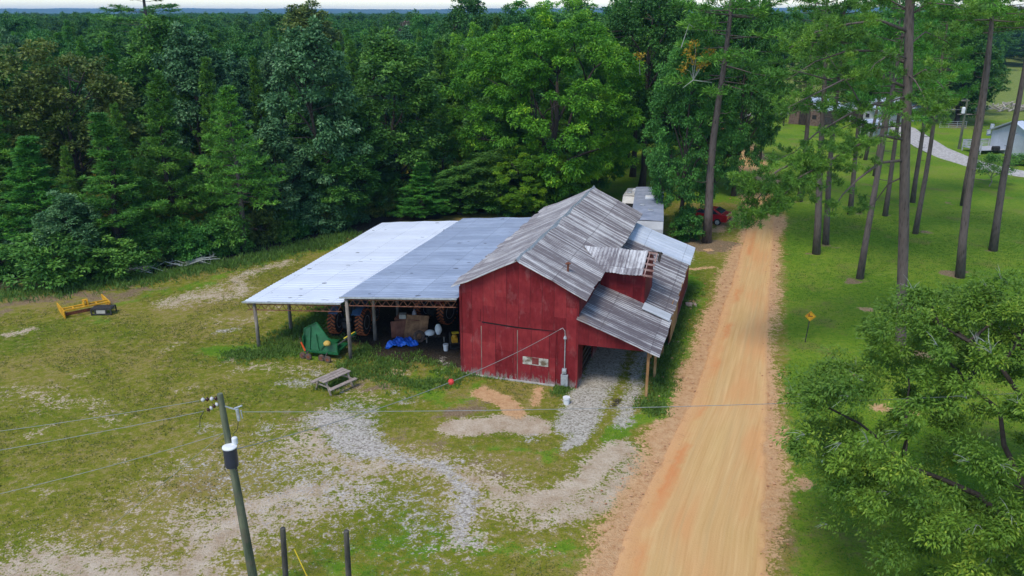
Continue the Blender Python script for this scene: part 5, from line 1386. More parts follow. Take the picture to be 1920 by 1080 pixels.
def tufts(r, P, D, tone, per, L, W, spread=0.85):
    """needle tufts at P heading D"""
    n = len(P)
    D = np.repeat(unit(D), per, 0); P = np.repeat(P, per, 0)
    A = unit(D + r.normal(size=D.shape) * spread)
    N = unit(r.normal(size=D.shape) + np.array([0, 0, 0.8]))
    t = np.clip(np.repeat(tone, per) + r.normal(size=n * per) * 0.12, 0, 1)
    return P, A, N, L * r.uniform(0.7, 1.25, n * per), W * r.uniform(0.7, 1.3, n * per), t
def pine(seed, H, R, base, whorls, tuft_gap, mats, L=0.34, W=0.055, per=11, conic=0.9, trunk_r=0.2, up=0.25, low_dead=6, top_round=0.25, clumpy=False):
    r = np.random.default_rng(seed); rng = random.Random(seed)
    P = []; D = []; T = []; mb = MB()
    tp_ = [Vector((0.12 * math.sin(seed + q), 0.12 * math.cos(seed * 2 + q * 0.8), -0.3 + (H + 0.1) * q / 9)) * (1 if q else 1) for q in range(10)]
    tp_[0] = Vector((0, 0, -0.4))
    mb.tube(tp_, [trunk_r * (1.2 if q == 0 else 1) * (1 - 0.88 * (q / 9) ** 1.15) for q in range(10)], 9)
    def tr(z):
        f = max(0, min(8.999, (z + 0.3) / (H + 0.1) * 9)); i = int(f); return tp_[i].lerp(tp_[i + 1], f - i)
    a0 = 0
    for w in range(whorls):
        t = (w + rng.random() * 0.8) / whorls
        z = base + (H - base) * t
        pr = (1 - t) ** conic if conic else 1
        if top_round: pr = min(1.0, (1 - t) ** 0.5 * 1.15) * (0.55 + 0.45 * math.sin(PI * min(1, t * 1.3 + 0.25))) * top_round + pr * (1 - top_round)
        nb = rng.choice((4, 5, 5, 6)); a0 += 2.4
        for bq in range(nb):
            a = a0 + 2 * PI * bq / nb + rng.uniform(-0.3, 0.3)
            Lb = max(0.35, R * pr * rng.uniform(0.65, 1.15))
            el = up + 0.5 * t + rng.uniform(-0.15, 0.15)
            s = tr(z + rng.uniform(-0.3, 0.3))
            dirv = Vector((math.cos(a) * math.cos(el), math.sin(a) * math.cos(el), math.sin(el)))
            e = s + dirv * Lb + Vector((0, 0, -0.09 * Lb * Lb / max(R, 1) * (1 - t)))
            mb.tube([s, s.lerp(e, 0.5) + Vector((0, 0, -0.04 * Lb)), e], [max(0.018, trunk_r * 0.22 * (1 - t * 0.6)), 0.02, 0.008], 4, cap=False)
            side = Vector((-math.sin(a), math.cos(a), 0))
            bt = rng.uniform(0.15, 0.8)
            nt = max(3, int(Lb / tuft_gap))
            for q in range(nt):
                f = 0.30 + 0.70 * (q + rng.random()) / nt if not clumpy else 0.55 + 0.45 * (q + rng.random()) / nt
                wsp = 0.30 * Lb * (1.1 - abs(f - 0.6)) * (0.8 if not clumpy else 0.7)
                c0 = s.lerp(e, f) + Vector((0, 0, -0.04 * Lb * math.sin(PI * f)))
                for sd in range(3):
                    off = side * rng.uniform(-1, 1) * wsp + Vector((0, 0, rng.uniform(-0.02, 0.16) * Lb * 0.6))
                    P.append(c0 + off); D.append(dirv * 0.7 + side * (off.dot(side)) * 0.8 + Vector((0, 0, 0.65))); T.append(bt + rng.uniform(-0.1, 0.1))
    P.append(tr(H)); D.append(Vector((0, 0, 1))); T.append(0.6)
    for _ in range(low_dead):       # dead stubs below the crown
        z = base * rng.uniform(0.35, 0.98); a = rng.uniform(0, 6.28); s = tr(z); Ld = rng.uniform(0.4, 1.6)
        mb.tube([s, s + Vector((math.cos(a) * Ld * .6, math.sin(a) * Ld * .6, 0.0)), s + Vector((math.cos(a), math.sin(a), rng.uniform(-0.2, 0.25))) * Ld], [0.03, 0.02, 0.008], 4, cap=False)
    arr = tufts(r, np.array([list(p) for p in P]), np.array([list(p) for p in D]), np.clip(np.array(T), 0, 1), per, L, W)
    cm = leaf_mesh('crown', *arr, mats[0], mid=0.5)
    tm = bpy.data.meshes.new('trunk'); tm.from_pydata(mb.v, [], mb.f); tm.materials.append(mats[1])
    for p in tm.polygons: p.use_smooth = True
    return cm, tm, None

# leaf colours
ml_pine = mat_leaf('pine_needles', (0.049, 0.151, 0.022), (0.131, 0.311, 0.031), (0.253, 0.469, 0.054), 0.18, 0.22)
ml_pine_b = mat_leaf('fresh_pine_needles', (0.039, 0.142, 0.021), (0.107, 0.307, 0.036), (0.235, 0.449, 0.054), 0.2, 0.2)
ml_dark = mat_leaf('dark_leaves', (0.038, 0.125, 0.023), (0.087, 0.242, 0.035), (0.170, 0.391, 0.058), 0.2, 0.2)
ml_teal = mat_leaf('grey_green_leaves', (0.036, 0.117, 0.041), (0.098, 0.230, 0.080), (0.267, 0.437, 0.218), 0.15, 0.15)
ml_mid = mat_leaf('green_leaves', (0.054, 0.165, 0.028), (0.140, 0.326, 0.047), (0.257, 0.484, 0.068), 0.25, 0.2)
ml_olive = mat_leaf('olive_leaves', (0.070, 0.127, 0.022), (0.164, 0.237, 0.044), (0.297, 0.321, 0.070), 0.25, 0.12)
ml_bright = mat_leaf('bright_hickory_leaves', (0.061, 0.185, 0.015), (0.178, 0.379, 0.022), (0.403, 0.580, 0.029), 0.32, 0.08)
ml_pecan = mat_leaf('pecan_leaves', (0.066, 0.156, 0.017), (0.179, 0.313, 0.028), (0.398, 0.500, 0.053), 0.28, 0.05)
ml_plum = mat_leaf('plum_leaves', (0.073, 0.056, 0.044), (0.175, 0.134, 0.109), (0.291, 0.236, 0.189), 0.15, 0.05)
mb_pine = mat_bark('pine_bark', (0.028, 0.023, 0.021), (0.105, 0.085, 0.076))
mb_dark = mat_bark('dark_bark', (0.016, 0.013, 0.011), (0.055, 0.045, 0.037))
mb_grey = mat_bark('grey_bark', (0.07, 0.065, 0.06), (0.2, 0.185, 0.17))
m_lichen = mat_noise('lichen_twigs', (0.24, 0.26, 0.23), (0.40, 0.42, 0.38), 6, 0.9)

# the kinds of tree, height and radius as built
KIND = {}
def kind(key, H, R, meshes): KIND[key] = (H, R, meshes)
kind('pineA', 14, 2.9, pine(1, 14, 2.9, 1.6, 28, 0.40, (ml_pine, mb_dark), L=0.30, W=0.05, per=17, top_round=0.65))
kind('pineB', 14, 2.6, pine(2, 14, 2.6, 1.0, 30, 0.40, (ml_pine_b, mb_dark), L=0.30, W=0.05, per=17, up=0.3, top_round=0.85))
kind('pineC', 15, 3.2, pine(3, 15, 3.2, 4.5, 24, 0.38, (ml_pine, mb_pine), top_round=0.6, up=0.15))
kind('oakA', 15, 4.2, broad_crown(11, 15, 4.2, 1.6, 150, 190, 0.27, 0.18, (ml_dark, mb_dark), 0.75, rc=(0.15, 0.26)))
kind('oakB', 15, 3.6, broad_crown(12, 15, 3.6, 1.2, 150, 190, 0.26, 0.17, (ml_mid, mb_dark), 0.6, rc=(0.16, 0.28)))
kind('oakC', 14, 4.6, broad_crown(13, 14, 4.6, 2.4, 110, 200, 0.27, 0.18, (ml_dark, mb_dark), 0.85, rc=(0.15, 0.24)))
kind('gumT', 15, 4.2, broad_crown(14, 15, 4.2, 1.0, 130, 190, 0.27, 0.18, (ml_teal, mb_dark), 0.62, rc=(0.14, 0.22), droop=0.5))
kind('shrub', 3, 1.8, broad_crown(15, 3, 1.8, 0.1, 42, 130, 0.20, 0.12, (ml_mid, mb_dark), 0.9, rc=(0.22, 0.36), trunk_r=0.06))
kind('tall', 25, 4.0, pine(21, 25, 4.0, 12.0, 14, 0.42, (ml_pine_b, mb_pine), L=0.42, W=0.06, per=11, top_round=0.95, trunk_r=0.26, up=0.02, low_dead=9, clumpy=True))
kind('tall2', 27, 3.6, pine(22, 27, 3.6, 17.0, 14, 0.42, (ml_pine, mb_pine), L=0.42, W=0.06, per=11, top_round=0.95, trunk_r=0.27, up=0.1, low_dead=7, clumpy=True))
kind('hick', 19, 8.0, broad_crown(31, 19, 8.0, 0.4, 400, 300, 0.27, 0.13, (ml_bright, mb_dark), 0.85, rc=(0.065, 0.135), trunk_r=0.42, droop=0.55))
kind('bigoak', 20, 6.5, broad_crown(32, 20, 6.5, 2.0, 230, 240, 0.27, 0.16, (ml_dark, mb_dark), 0.8, rc=(0.10, 0.18), trunk_r=0.36, droop=0.35))
kind('highoak', 20, 6.0, broad_crown(34, 20, 6.0, 7.0, 190, 240, 0.27, 0.16, (ml_dark, mb_dark), 0.8, rc=(0.11, 0.19), trunk_r=0.36, droop=0.35))
kind('myrtle', 4, 2.4, broad_crown(33, 4, 2.4, 1.7, 40, 110, 0.18, 0.10, (ml_mid, mb_grey), 0.9, rc=(0.2, 0.3), trunk_r=0.06))

USED = {}
def plant(name, label, key, x, y, H, R, rz, group=None, mat=None, lean=None, cat='tree', loc=None):
    h0, r0, (cm, tm, tw) = KIND[key]
    t = bpy.data.objects.new(name, None); COL.objects.link(t)
    t.location = (x, y, 0) if loc is None else loc
    t.empty_display_size = 0.5
    s = R / r0
    t.scale = (s, s, H / h0)
    if lean is not None:
        t.rotation_mode = 'QUATERNION'
        q = Vector((lean[0], lean[1], 1)).to_track_quat('Z', 'Y')
        t.rotation_quaternion = q @ Matrix.Rotation(rz, 4, 'Z').to_quaternion()
        t.scale = (s, s, H / h0)
    else: t.rotation_euler = (0, 0, rz)
    tag(t, label, cat, group)
    for nm, me in (('trunk', tm), ('crown', cm), ('bare_twigs', tw)):
        if me is None: continue
        o = bpy.data.objects.new(nm, me); COL.objects.link(o); o.parent = t
        if nm == 'crown' and mat is not None:
            o.material_slots[0].link = 'OBJECT'; o.material_slots[0].material = mat
        if nm == 'trunk' and cat == 'shrub': o.name = 'stems'
    return t
def top_h(x, y, py):
    """height above the land whose image reaches row py"""
    d = math.hypot(0, y); tt = math.tan(PITCH + math.atan((py - 540) / FPX))
    return CAM_H - y * tt
rngT = random.Random(99)
placed = []
def feature(name, label, key, bx, by, ytop, wpx, mat=None, dy=0.0, group=None, lean=None, cat='tree'):
    g = G(bx, by); x, y = g.x, g.y + dy
    H = top_h(x, y, ytop); R = wpx / 2 / FPX * math.hypot(y, CAM_H - H * .5)
    placed.append((x, y, R))
    return plant(name, label, key, x, y, H, R, rngT.uniform(0, 6.28), group, mat, lean, cat)

# left wood, trees one can tell apart
F = feature
F('pine_tree', 'dense pine at the left border of the photograph, tip reaching mid-height of the wood', 'pineA', 25, 470, 150, 230)
F('broadleaf_tree', 'round olive-tinted broadleaf tree, the widest crown in the left part of the wood', 'oakC', 165, 430, 78, 250, ml_olive)
F('pine_tree', 'pointed bright pine at the wood edge above the yellow scraper', 'pineB', 235, 500, 215, 215)
F('pine_tree', 'slender dark pine just right of the pointed bright pine', 'pineA', 335, 470, 138, 185)
F('pine_tree', 'low bushy pine behind the yellow scraper left of the pointed bright pine', 'pineB', 95, 500, 260, 230)
F('broadleaf_tree', 'tall grey-green broadleaf tree in the left wood under the high pine', 'gumT', 395, 400, 52, 190)
F('pine_tree', 'light-branched pine standing forward at the middle of the wood edge', 'pineC', 460, 470, 165, 185, ml_pine)
F('broadleaf_tree', 'tallest grey-green broadleaf tree with silvery leaves behind the white shed roof', 'gumT', 602, 425, 42, 200)
F('broadleaf_tree', 'small silvery broadleaf tree below the tallest grey-green one', 'gumT', 530, 440, 235, 160)
F('broadleaf_tree', 'rounded dark green broadleaf tree between the grey-green tree and the bright hickory', 'oakB', 745, 390, 62, 200, ml_mid)
F('broadleaf_tree', 'silvery low broadleaf tree behind the shed roofs', 'gumT', 690, 400, 225, 150)
F('pine_tree', 'young bright pine showing over the back edge of the shed roofs', 'pineB', 790, 415, 305, 130, dy=1)
F('broadleaf_tree', 'dark vine-hung tree at the back corner of the white shed roof', 'oakA', 640, 425, 250, 150)
F('broadleaf_tree', 'pale sumac-like small tree at the wood edge left of the scraper', 'oakB', 150, 520, 360, 120, ml_teal)
F('shrub', 'bushy shrub mass at the wood edge behind the yellow scraper', 'shrub', 110, 530, 440, 160, ml_mid, cat='shrub')
F('shrub', 'spreading shrub at the wood edge right of the scraper', 'shrub', 210, 520, 450, 130, ml_mid, cat='shrub')
F('pine_tree', 'very tall old pine rising above the horizon behind the left wood', 'tall', 300, 235, -60, 230, ml_pine)
F('broadleaf_tree', 'yellow-green tree with ragged crown left of the big bright hickory', 'hick', 900, 330, 52, 190, ml_bright)
F('broadleaf_tree', 'tall dark tree breaking the skyline left of the bright hickory', 'oakA', 880, 240, -8, 130, ml_dark)
F('broadleaf_tree', 'plum-brown dying crown among the treetops near the skyline', 'oakC', 760, 200, 42, 90, ml_plum)
F('broadleaf_tree', 'olive treetop near the skyline left of the plum-brown crown', 'oakB', 590, 250, 5, 150, ml_olive)
F('broadleaf_tree', 'large bright green hickory with billowing crown directly behind the red barn', 'hick', 1040, 385, 4, 350, ml_bright)
F('broadleaf_tree', 'low bright yellow-green tree tucked under the big hickory behind the ridge of the barn', 'hick', 985, 400, 275, 190, ml_bright)
F('broadleaf_tree', 'mid-green tree filling in between the big hickory and the camper', 'hick', 1110, 365, 120, 120, ml_mid)
F('broadleaf_tree', 'low dark tree behind the right corner of the grey shed roof', 'oakA', 925, 398, 285, 150, ml_mid)
F('broadleaf_tree', 'low green tree behind the middle of the grey shed roof', 'oakB', 862, 402, 310, 120, ml_mid)
F('shrub', 'dark shrub just over the back edge of the grey shed roof', 'shrub', 955, 404, 360, 90, ml_dark, cat='shrub')
# centre: dark trees by the road
F('broadleaf_tree', 'large dark oak whose low branches hide the red car', 'bigoak', 1275, 440, 58, 175, ml_dark)
F('broadleaf_tree', 'dark oak left of the road bend with a crown reaching the top of the photograph', 'bigoak', 1385, 375, -20, 150, ml_dark, dy=2)
F('broadleaf_tree', 'dark tree behind the camper with two bare lower trunks in view, nearer trunk', 'highoak', 1203, 350, -40, 200, ml_dark)
F('broadleaf_tree', 'dark tree behind the camper with two bare lower trunks in view, farther trunk', 'highoak', 1186, 331, -30, 180, ml_mid)
F('broadleaf_tree', 'dark tree filling the gap between the large pine and the far road bend', 'oakA', 1335, 350, 10, 190, ml_dark)
F('broadleaf_tree', 'dark low-branched tree overhanging the orange road bend', 'oakC', 1425, 300, 150, 80, ml_dark)
F('broadleaf_tree', 'dark tree on the far side of the road bend', 'oakA', 1330, 280, 60, 130, ml_dark)
F('shrub', 'small dark shrub at the foot of the large pine', 'shrub', 1290, 450, 400, 70, ml_dark, cat='shrub')

def pine_px(label, base, second, Hh, R, key='tall', mat=None, group='tall lawn pines right of the dirt road'):
    g = G(*base); p2 = onY(second[0], second[1], g.y); d = (p2 - g); d /= d.z
    s = Hh / KIND[key][0]
    return plant('tall_pine', label, key, g.x, g.y, Hh, R, rngT.uniform(0, 6.28), group, mat, (d.x, rngT.uniform(-0.02, 0.02)))
pine_px('large pine with thick straight trunk beside the road verge behind the barn', (1325, 455), (1348, 200), 27, 5.6, 'tall', ml_pine, None)
pine_px('thick bare-trunked pine, second from the right border of the photograph', (1800, 520), (1860, 60), 27, 4.0, 'tall2')
pine_px('bare-trunked pine nearest the right border of the photograph', (1862, 470), (1918, 150), 26, 4.0, 'tall2')
pine_px('pine whose foot shows just behind the thick bare-trunked pine', (1806, 386), (1822, 290), 25, 3.6, 'tall2')
pine_px('pine close to the road at the left end of the lawn row', (1499, 378), (1506, 300), 24, 4.0)
pine_px('stout pine on the lawn beside the bin, nearer one of a close pair', (1530, 476), (1537, 300), 25, 4.4)
pine_px('slimmer pine just behind the stout one of the close pair', (1548, 458), (1562, 280), 24, 3.8)
pine_px('lawn pine between the close pair and the wide-based pine, standing farther back', (1593, 402), (1610, 235), 23, 3.6)
pine_px('pine with a brown needle ring at its foot left of the nearest trunk', (1612, 522), (1650, 300), 25, 3.6)
pine_px('thin lawn pine directly left of the nearest trunk, farther back', (1659, 405), (1681, 245), 24, 3.5)
pine_px('leaning pine right of the nearest trunk, farther back', (1711, 380), (1730, 240), 23, 3.6)
pine_px('leaning pine right of the nearest trunk, nearer and longer', (1716, 438), (1748, 225), 24, 3.4)
pine_px('far thin pine between the trunks left of the gravel drive', (1640, 330), (1655, 235), 24, 3.6)
pine_px('far thin pine standing by the silver-roofed shed', (1622, 300), (1640, 220), 24, 3.4)
F('crape_myrtle', 'small multi-stemmed crape myrtle on the lawn before the brick house', 'myrtle', 1855, 350, 292, 88, ml_mid)
F('shrub', 'round dark shrub against the brick house front', 'shrub', 1912, 308, 290, 50, ml_dark, cat='shrub')
F('broadleaf_tree', 'dark rounded tree behind the distant utility pole', 'oakA', 1792, 232, 60, 130, ml_dark)
F('broadleaf_tree', 'tall mid-green tree behind the distant utility pole, left of the dark one', 'oakB', 1745, 225, 20, 140, ml_mid)
F('broadleaf_tree', 'green tree in the far yard above the silver-roofed sheds', 'oakC', 1640, 205, 70, 130, ml_mid)

# ---- the nearest pine: its long boughs are modelled one by one
def near_pine():
    g = G(1688, 655); p2 = onY(1705, 30, g.y); Y = g.y
    r = np.random.default_rng(5); rng = random.Random(5)
    t = tag(empty('tall_pine', g), 'nearest tall pine with furrowed trunk and long drooping boughs over the road', 'tree', 'tall lawn pines right of the dirt road')
    d = (p2 - g); d /= d.z
    mb = MB(); mb.tube([d * z + Vector((0.03 * math.sin(z), 0, 0)) for z in (-0.4, 0.3, 3, 7, 11, 15, 19, 23, 26)], [0.36, 0.30, 0.27, 0.26, 0.24, 0.22, 0.2, 0.15, 0.08], 16)
    mb.build('trunk', mb_pine, t, smooth=True)
    boughs = [  # pixels along the bough, how far it swings towards (-) or away (+), leafy from
        ([(1690, 262), (1650, 254), (1600, 276), (1540, 310), (1500, 332), (1465, 372), (1425, 402)], -2.5, 0.35),
        ([(1545, 305), (1500, 300), (1462, 318), (1425, 345), (1398, 350)], -2.2, 0.3),
        ([(1470, 365), (1440, 350), (1410, 385), (1395, 415)], -2.3, 0.2),
        ([(1690, 205), (1640, 195), (1590, 215), (1530, 250), (1490, 285), (1455, 300)], 1.5, 0.35),
        ([(1694, 165), (1640, 140), (1580, 150), (1520, 180), (1470, 205)], -1.0, 0.35),
        ([(1696, 120), (1650, 95), (1590, 95), (1530, 115), (1475, 150)], 1.6, 0.3),
        ([(1698, 60), (1650, 38), (1590, 45), (1530, 60), (1480, 90)], -1.6, 0.3),
        ([(1700, 20), (1650, -10), (1590, -10), (1540, 10)], 0.8, 0.3),
        ([(1690, 235), (1640, 240), (1600, 230), (1560, 250)], 2.5, 0.3),
        ([(1690, 300), (1650, 305), (1610, 335), (1580, 365), (1560, 395)], -1.5, 0.4),
        ([(1690, 330), (1665, 345), (1640, 380), (1610, 400)], 1.8, 0.45),
        ([(1697, 150), (1735, 130), (1765, 160), (1785, 190)], -1.2, 0.3),
        ([(1695, 205), (1725, 195), (1745, 215), (1760, 235)], 1.4, 0.25),
        ([(1699, 85), (1735, 60), (1770, 75), (1800, 100)], 1.8, 0.3),
        ([(1702, 30), (1740, 5), (1790, 10), (1830, 30)], -1.0, 0.3),
        ([(1695, 180), (1670, 190), (1650, 225), (1640, 260)], -2.6, 0.3),
        ([(1702, 10), (1680, -30), (1640, -60)], 1.0, 0.3), ([(1702, -5), (1730, -40), (1770, -60)], 1.2, 0.3),
        ([(1620, 208), (1600, 170), (1570, 130), (1545, 95)], 1.0, 0.2), ([(1560, 152), (1520, 140), (1480, 130)], -1.8, 0.2),
        ([(1697, 140), (1715, 150), (1730, 175), (1740, 205)], -2.6, 0.2), ([(1698, 110), (1672, 100), (1640, 120), (1620, 150)], -2.5, 0.3),
    ]
    P = []; D = []; T = []
    for k, (px, swing, leafy) in enumerate(boughs):
        n = len(px); W = []
        for i, q in enumerate(px):
            f = i / (n - 1); W.append(onY(q[0], q[1], Y + swing * f * (1 if k not in (1, 2) else 1)) - g)
        if k not in (1, 2, 18, 19): 
            z = W[0].z; W[0] = d * z
        L = sum((b_ - a_).length for a_, b_ in zip(W[:-1], W[1:]))
        r0 = 0.085 if L > 4.5 else 0.05
        MB().tube(W, [r0 * (1 - 0.8 * i / (n - 1)) for i in range(n)], 7).build('bough', mb_pine, t, smooth=True)
        steps = int(L / 0.5); cum = [0]
        for a_, b_ in zip(W[:-1], W[1:]): cum.append(cum[-1] + (b_ - a_).length)
        tone = rng.uniform(0.35, 0.75)
        for s in range(steps + 1):
            f = leafy + (1 - leafy) * s / max(1, steps)
            q = f * L; i = max(j for j in range(n - 1) if cum[j] <= q + 1e-6); c = W[i].lerp(W[i + 1], (q - cum[i]) / max(1e-6, cum[i + 1] - cum[i]))
            if rng.random() < (0.08 if k < 3 else 0.40): continue
            dirb = (W[i + 1] - W[i]).normalized()
            spr = 0.35 + 0.75 * math.sin(PI * min(1, (f - leafy) / (1 - leafy) * 0.85 + 0.15))
            tw_ = rng.randint(2, 4) + (2 if k < 3 else 0)
            for _ in range(tw_):
                off = Vector((rng.gauss(0, 0.6), rng.gauss(0, 0.8), rng.gauss(0.1, 0.45))) * spr
                ctw = c + off
                bt = rng.uniform(-0.38, 0.42)
                for _ in range(13):
                    P.append(ctw + Vector((rng.gauss(0, 0.15), rng.gauss(0, 0.15), rng.gauss(0, 0.09)))); D.append(dirb * 0.5 + off * 0.7 + Vector((0, 0, 0.55))); T.append(0.45 + bt + rng.uniform(-0.1, 0.1))
    arr = tufts(r, np.array([list(p) for p in P]), np.array([list(p) for p in D]), np.clip(np.array(T), 0, 1), 15, 0.22, 0.028, 0.8)
    link('crown', leaf_mesh('crown', *arr, ml_pine, mid=0.5), t)
    # a leafy top above the frame
    kk = KIND['tall'][2][0]
    return t
near_pine()

# ---- the pecan in the lower right corner
def pecan(label, base, H, R, low, seed, leaves, nclump, trunk_r, lean):
    g = G(*base)
    cm, tm, tw = broad_crown(seed, H, R, low, nclump, leaves, 0.13, 0.055, (ml_pecan, mb_dark, m_lichen), 0.9, flat=0.62, rc=(0.06, 0.135), trunk_r=trunk_r, droop=0.35, lean=lean, twigs=170)
    t = tag(empty('pecan_tree', g), label, 'tree')
    for nm, me in (('trunk', tm), ('crown', cm), ('bare_twigs', tw)): link(nm, me, t)
    return t
pecan('spreading pecan tree with dark limbs and lichened twigs in the near right corner', (1945, 1130), 10.3, 7.3, 1.2, 61, 560, 450, 0.34, (-1.0, 0.9))

# ---- left wood, the rest
wood_edge = pts([(-400, 560), (0, 520), (150, 500), (300, 490), (450, 465), (600, 435), (700, 405), (800, 395), (870, 360)])
def edge_y(x):
    return float(np.interp(x, [p.x for p in wood_edge], [p.y for p in wood_edge]))
def try_place(x, y, r):
    for (a, b, c) in placed:
        if (a - x) ** 2 + (b - y) ** 2 < ((c + r) * 0.52) ** 2: return False
    placed.append((x, y, r)); return True
rr = random.Random(2024)
WOOD = [('pineA', 'pine_tree', 'dark green pine among others in the dense wood left of the barn', None),
        ('pineB', 'pine_tree', 'dark green pine among others in the dense wood left of the barn', ml_pine),
        ('pineC', 'pine_tree', 'dark green pine among others in the dense wood left of the barn', ml_pine),
        ('oakA', 'broadleaf_tree', 'dark broadleaf tree among others in the dense wood left of the barn', ml_dark),
        ('oakB', 'broadleaf_tree', 'dark broadleaf tree among others in the dense wood left of the barn', ml_mid),
        ('oakC', 'broadleaf_tree', 'dark broadleaf tree among others in the dense wood left of the barn', ml_dark),
        ('gumT', 'broadleaf_tree', 'dark broadleaf tree among others in the dense wood left of the barn', ml_teal)]
def landmark(x, y):
    px = 960 + FPX * x / (y * math.cos(PITCH) + 10 * math.sin(PITCH))
    for lim, t in ((60, 'at left border'), (160, "over scraper's left end"), (260, "over scraper's right end"), (360, 'right of yellow scraper'), (460, 'between scraper and shed'),
                   (560, 'left of white roof'), (650, "over white roof's left"), (740, "over white roof's middle"), (850, "over white roof's right"), (960, 'over grey shed roof'), (3000, 'over barn ridge')):
        if px < lim: return t
def wood_label(nm, key, mat, x, y, H, d):
    look = {'pineA': 'dark pointed pine', 'pineB': 'fuller green pine', 'pineC': 'open-branched pine', 'oakA': 'dark broadleaf tree', 'oakB': 'narrow green broadleaf tree', 'oakC': 'wide dark broadleaf tree', 'gumT': 'grey-green broadleaf tree'}[key]
    row = 'front row' if d < 6 else 'second row' if d < 13 else 'middle row' if d < 26 else 'back row' if d < 48 else 'far back'
    return look + ', ' + row + ' of wood ' + landmark(x, y)
cnt = 0
for attempt in range(9000):
    if cnt >= 250: break
    y = 50 + (rr.random() ** 1.3) * 105
    x = rr.uniform(-0.86, 0.20) * y
    if x > 0.02 * y + 1 and y < 92: continue
    ey = edge_y(x)
    if y < ey + 0.5: continue
    dpt = y - ey
    i = rr.choices(range(7), (5, 3, 2, 2, 3, 2, 2))[0]
    key, nm, lab, mat = WOOD[i]
    H = rr.uniform(8, 12) if dpt < 6 else rr.uniform(12.0, 15.2) + min(1.2, dpt * 0.02)
    if y > 100: H = rr.uniform(13.5, 16.0)
    if rr.random() < 0.04 and y > 80: H = 17.5
    R = {'p': 0.19, 'o': 0.27, 'g': 0.26}[key[0]] * H * rr.uniform(0.85, 1.15)
    if not try_place(x, y, R): continue
    lab = wood_label(nm, key, mat, x, y, H, dpt)
    plant(nm, lab, key, x, y, H, R, rr.uniform(0, 6.28), 'pines of the left wood' if nm == 'pine_tree' else 'broadleaf trees of the left wood', mat)
    cnt += 1
print('wood trees', cnt)
# skirt of shrubs along the wood's edge
k = 0
for s in range(54):
    x = -38 + s * 0.72 + rr.uniform(-0.3, 0.3); y = edge_y(x) + rr.uniform(-1.6, 1.5)
    h = rr.uniform(1.3, 3.2)
    plant('shrub', ('low' if h < 1.9 else 'mid-high' if h < 2.6 else 'tall') + ' shrub at the wood edge, ' + landmark(x, y), 'shrub', x, y, h, h * rr.uniform(0.5, 0.75), rr.uniform(0, 6), 'shrubs along the edge of the left wood', rr.choice((ml_mid, ml_dark, ml_teal, ml_olive)), cat='shrub')
# trees beyond the yards and the meadow
def far_label(x, y, H):
    px = 960 + FPX * x / (y * math.cos(PITCH) + 5)
    w = [t for lim, t in ((1100, 'behind the bright hickory'), (1250, 'behind the camper'), (1350, 'behind the large dark oak'), (1440, 'beyond the road bend'), (1530, 'beyond the brown shed'), (1640, 'beyond the silver-roofed sheds'), (1740, 'beyond the nearest pine trunk'), (1830, 'beyond the distant utility pole'), (1900, 'at the meadow edge over the brush pile'), (99999, 'at the meadow edge near the right border')) if px < lim][0]
    return ('tall' if H > 17 else 'mid-high' if H > 15 else 'low') + (' far dark tree ' if y > 200 else ' dark tree ') + w
for s in range(70):
    x = rr.uniform(5, 230); y = rr.uniform(150, 260)
    if y > x * 1.0 + 120 and False: continue
    az_ = x / y
    # keep the pasture and the meadow open
    if 0.40 < az_ < 1.0 and y < 225 + 40 * math.sin(x * 0.05): 
        if not (0.48 < az_ < 0.60 and y > 175): continue
    if 0.26 < az_ < 0.42 and y < 240: continue
    H = rr.uniform(13, 19); R = H * rr.uniform(0.24, 0.3)
    if not try_place(x, y, R): continue
    plant('broadleaf_tree', far_label(x, y, H), rr.choice(('oakA', 'oakB', 'oakC', 'bigoak')), x, y, H, R, rr.uniform(0, 6), 'trees behind the far yard', rr.choice((ml_dark, ml_mid, ml_dark)))
for (bx, by, yt, w, m_) in ((1600, 165, 50, 90, ml_mid), (1690, 160, 20, 120, ml_dark), (1480, 95, 25, 110, ml_dark), (1540, 95, 35, 100, ml_dark), (1830, 130, 55, 110, ml_dark), (1880, 120, 60, 110, ml_dark), (1930, 125, 50, 120, ml_dark), (1980, 118, 50, 120, ml_mid), (1820, 215, 100, 90, ml_dark), (1700, 190, 60, 110, ml_dark), (1410, 150, 20, 110, ml_dark), (1290, 230, 0, 120, ml_dark), (1080, 200, -5, 130, ml_mid), (1150, 160, 10, 120, ml_dark), (1230, 165, 5, 130, ml_dark), (970, 240, 10, 130, ml_dark), (1030, 210, 5, 140, ml_mid)):
    F('broadleaf_tree', far_label(G(bx, by).x, G(bx, by).y, top_h(0, G(bx, by).y, yt)), rr.choice(('oakA', 'oakC', 'oakB')), bx, by, yt, w, m_, group='trees behind the far yard')

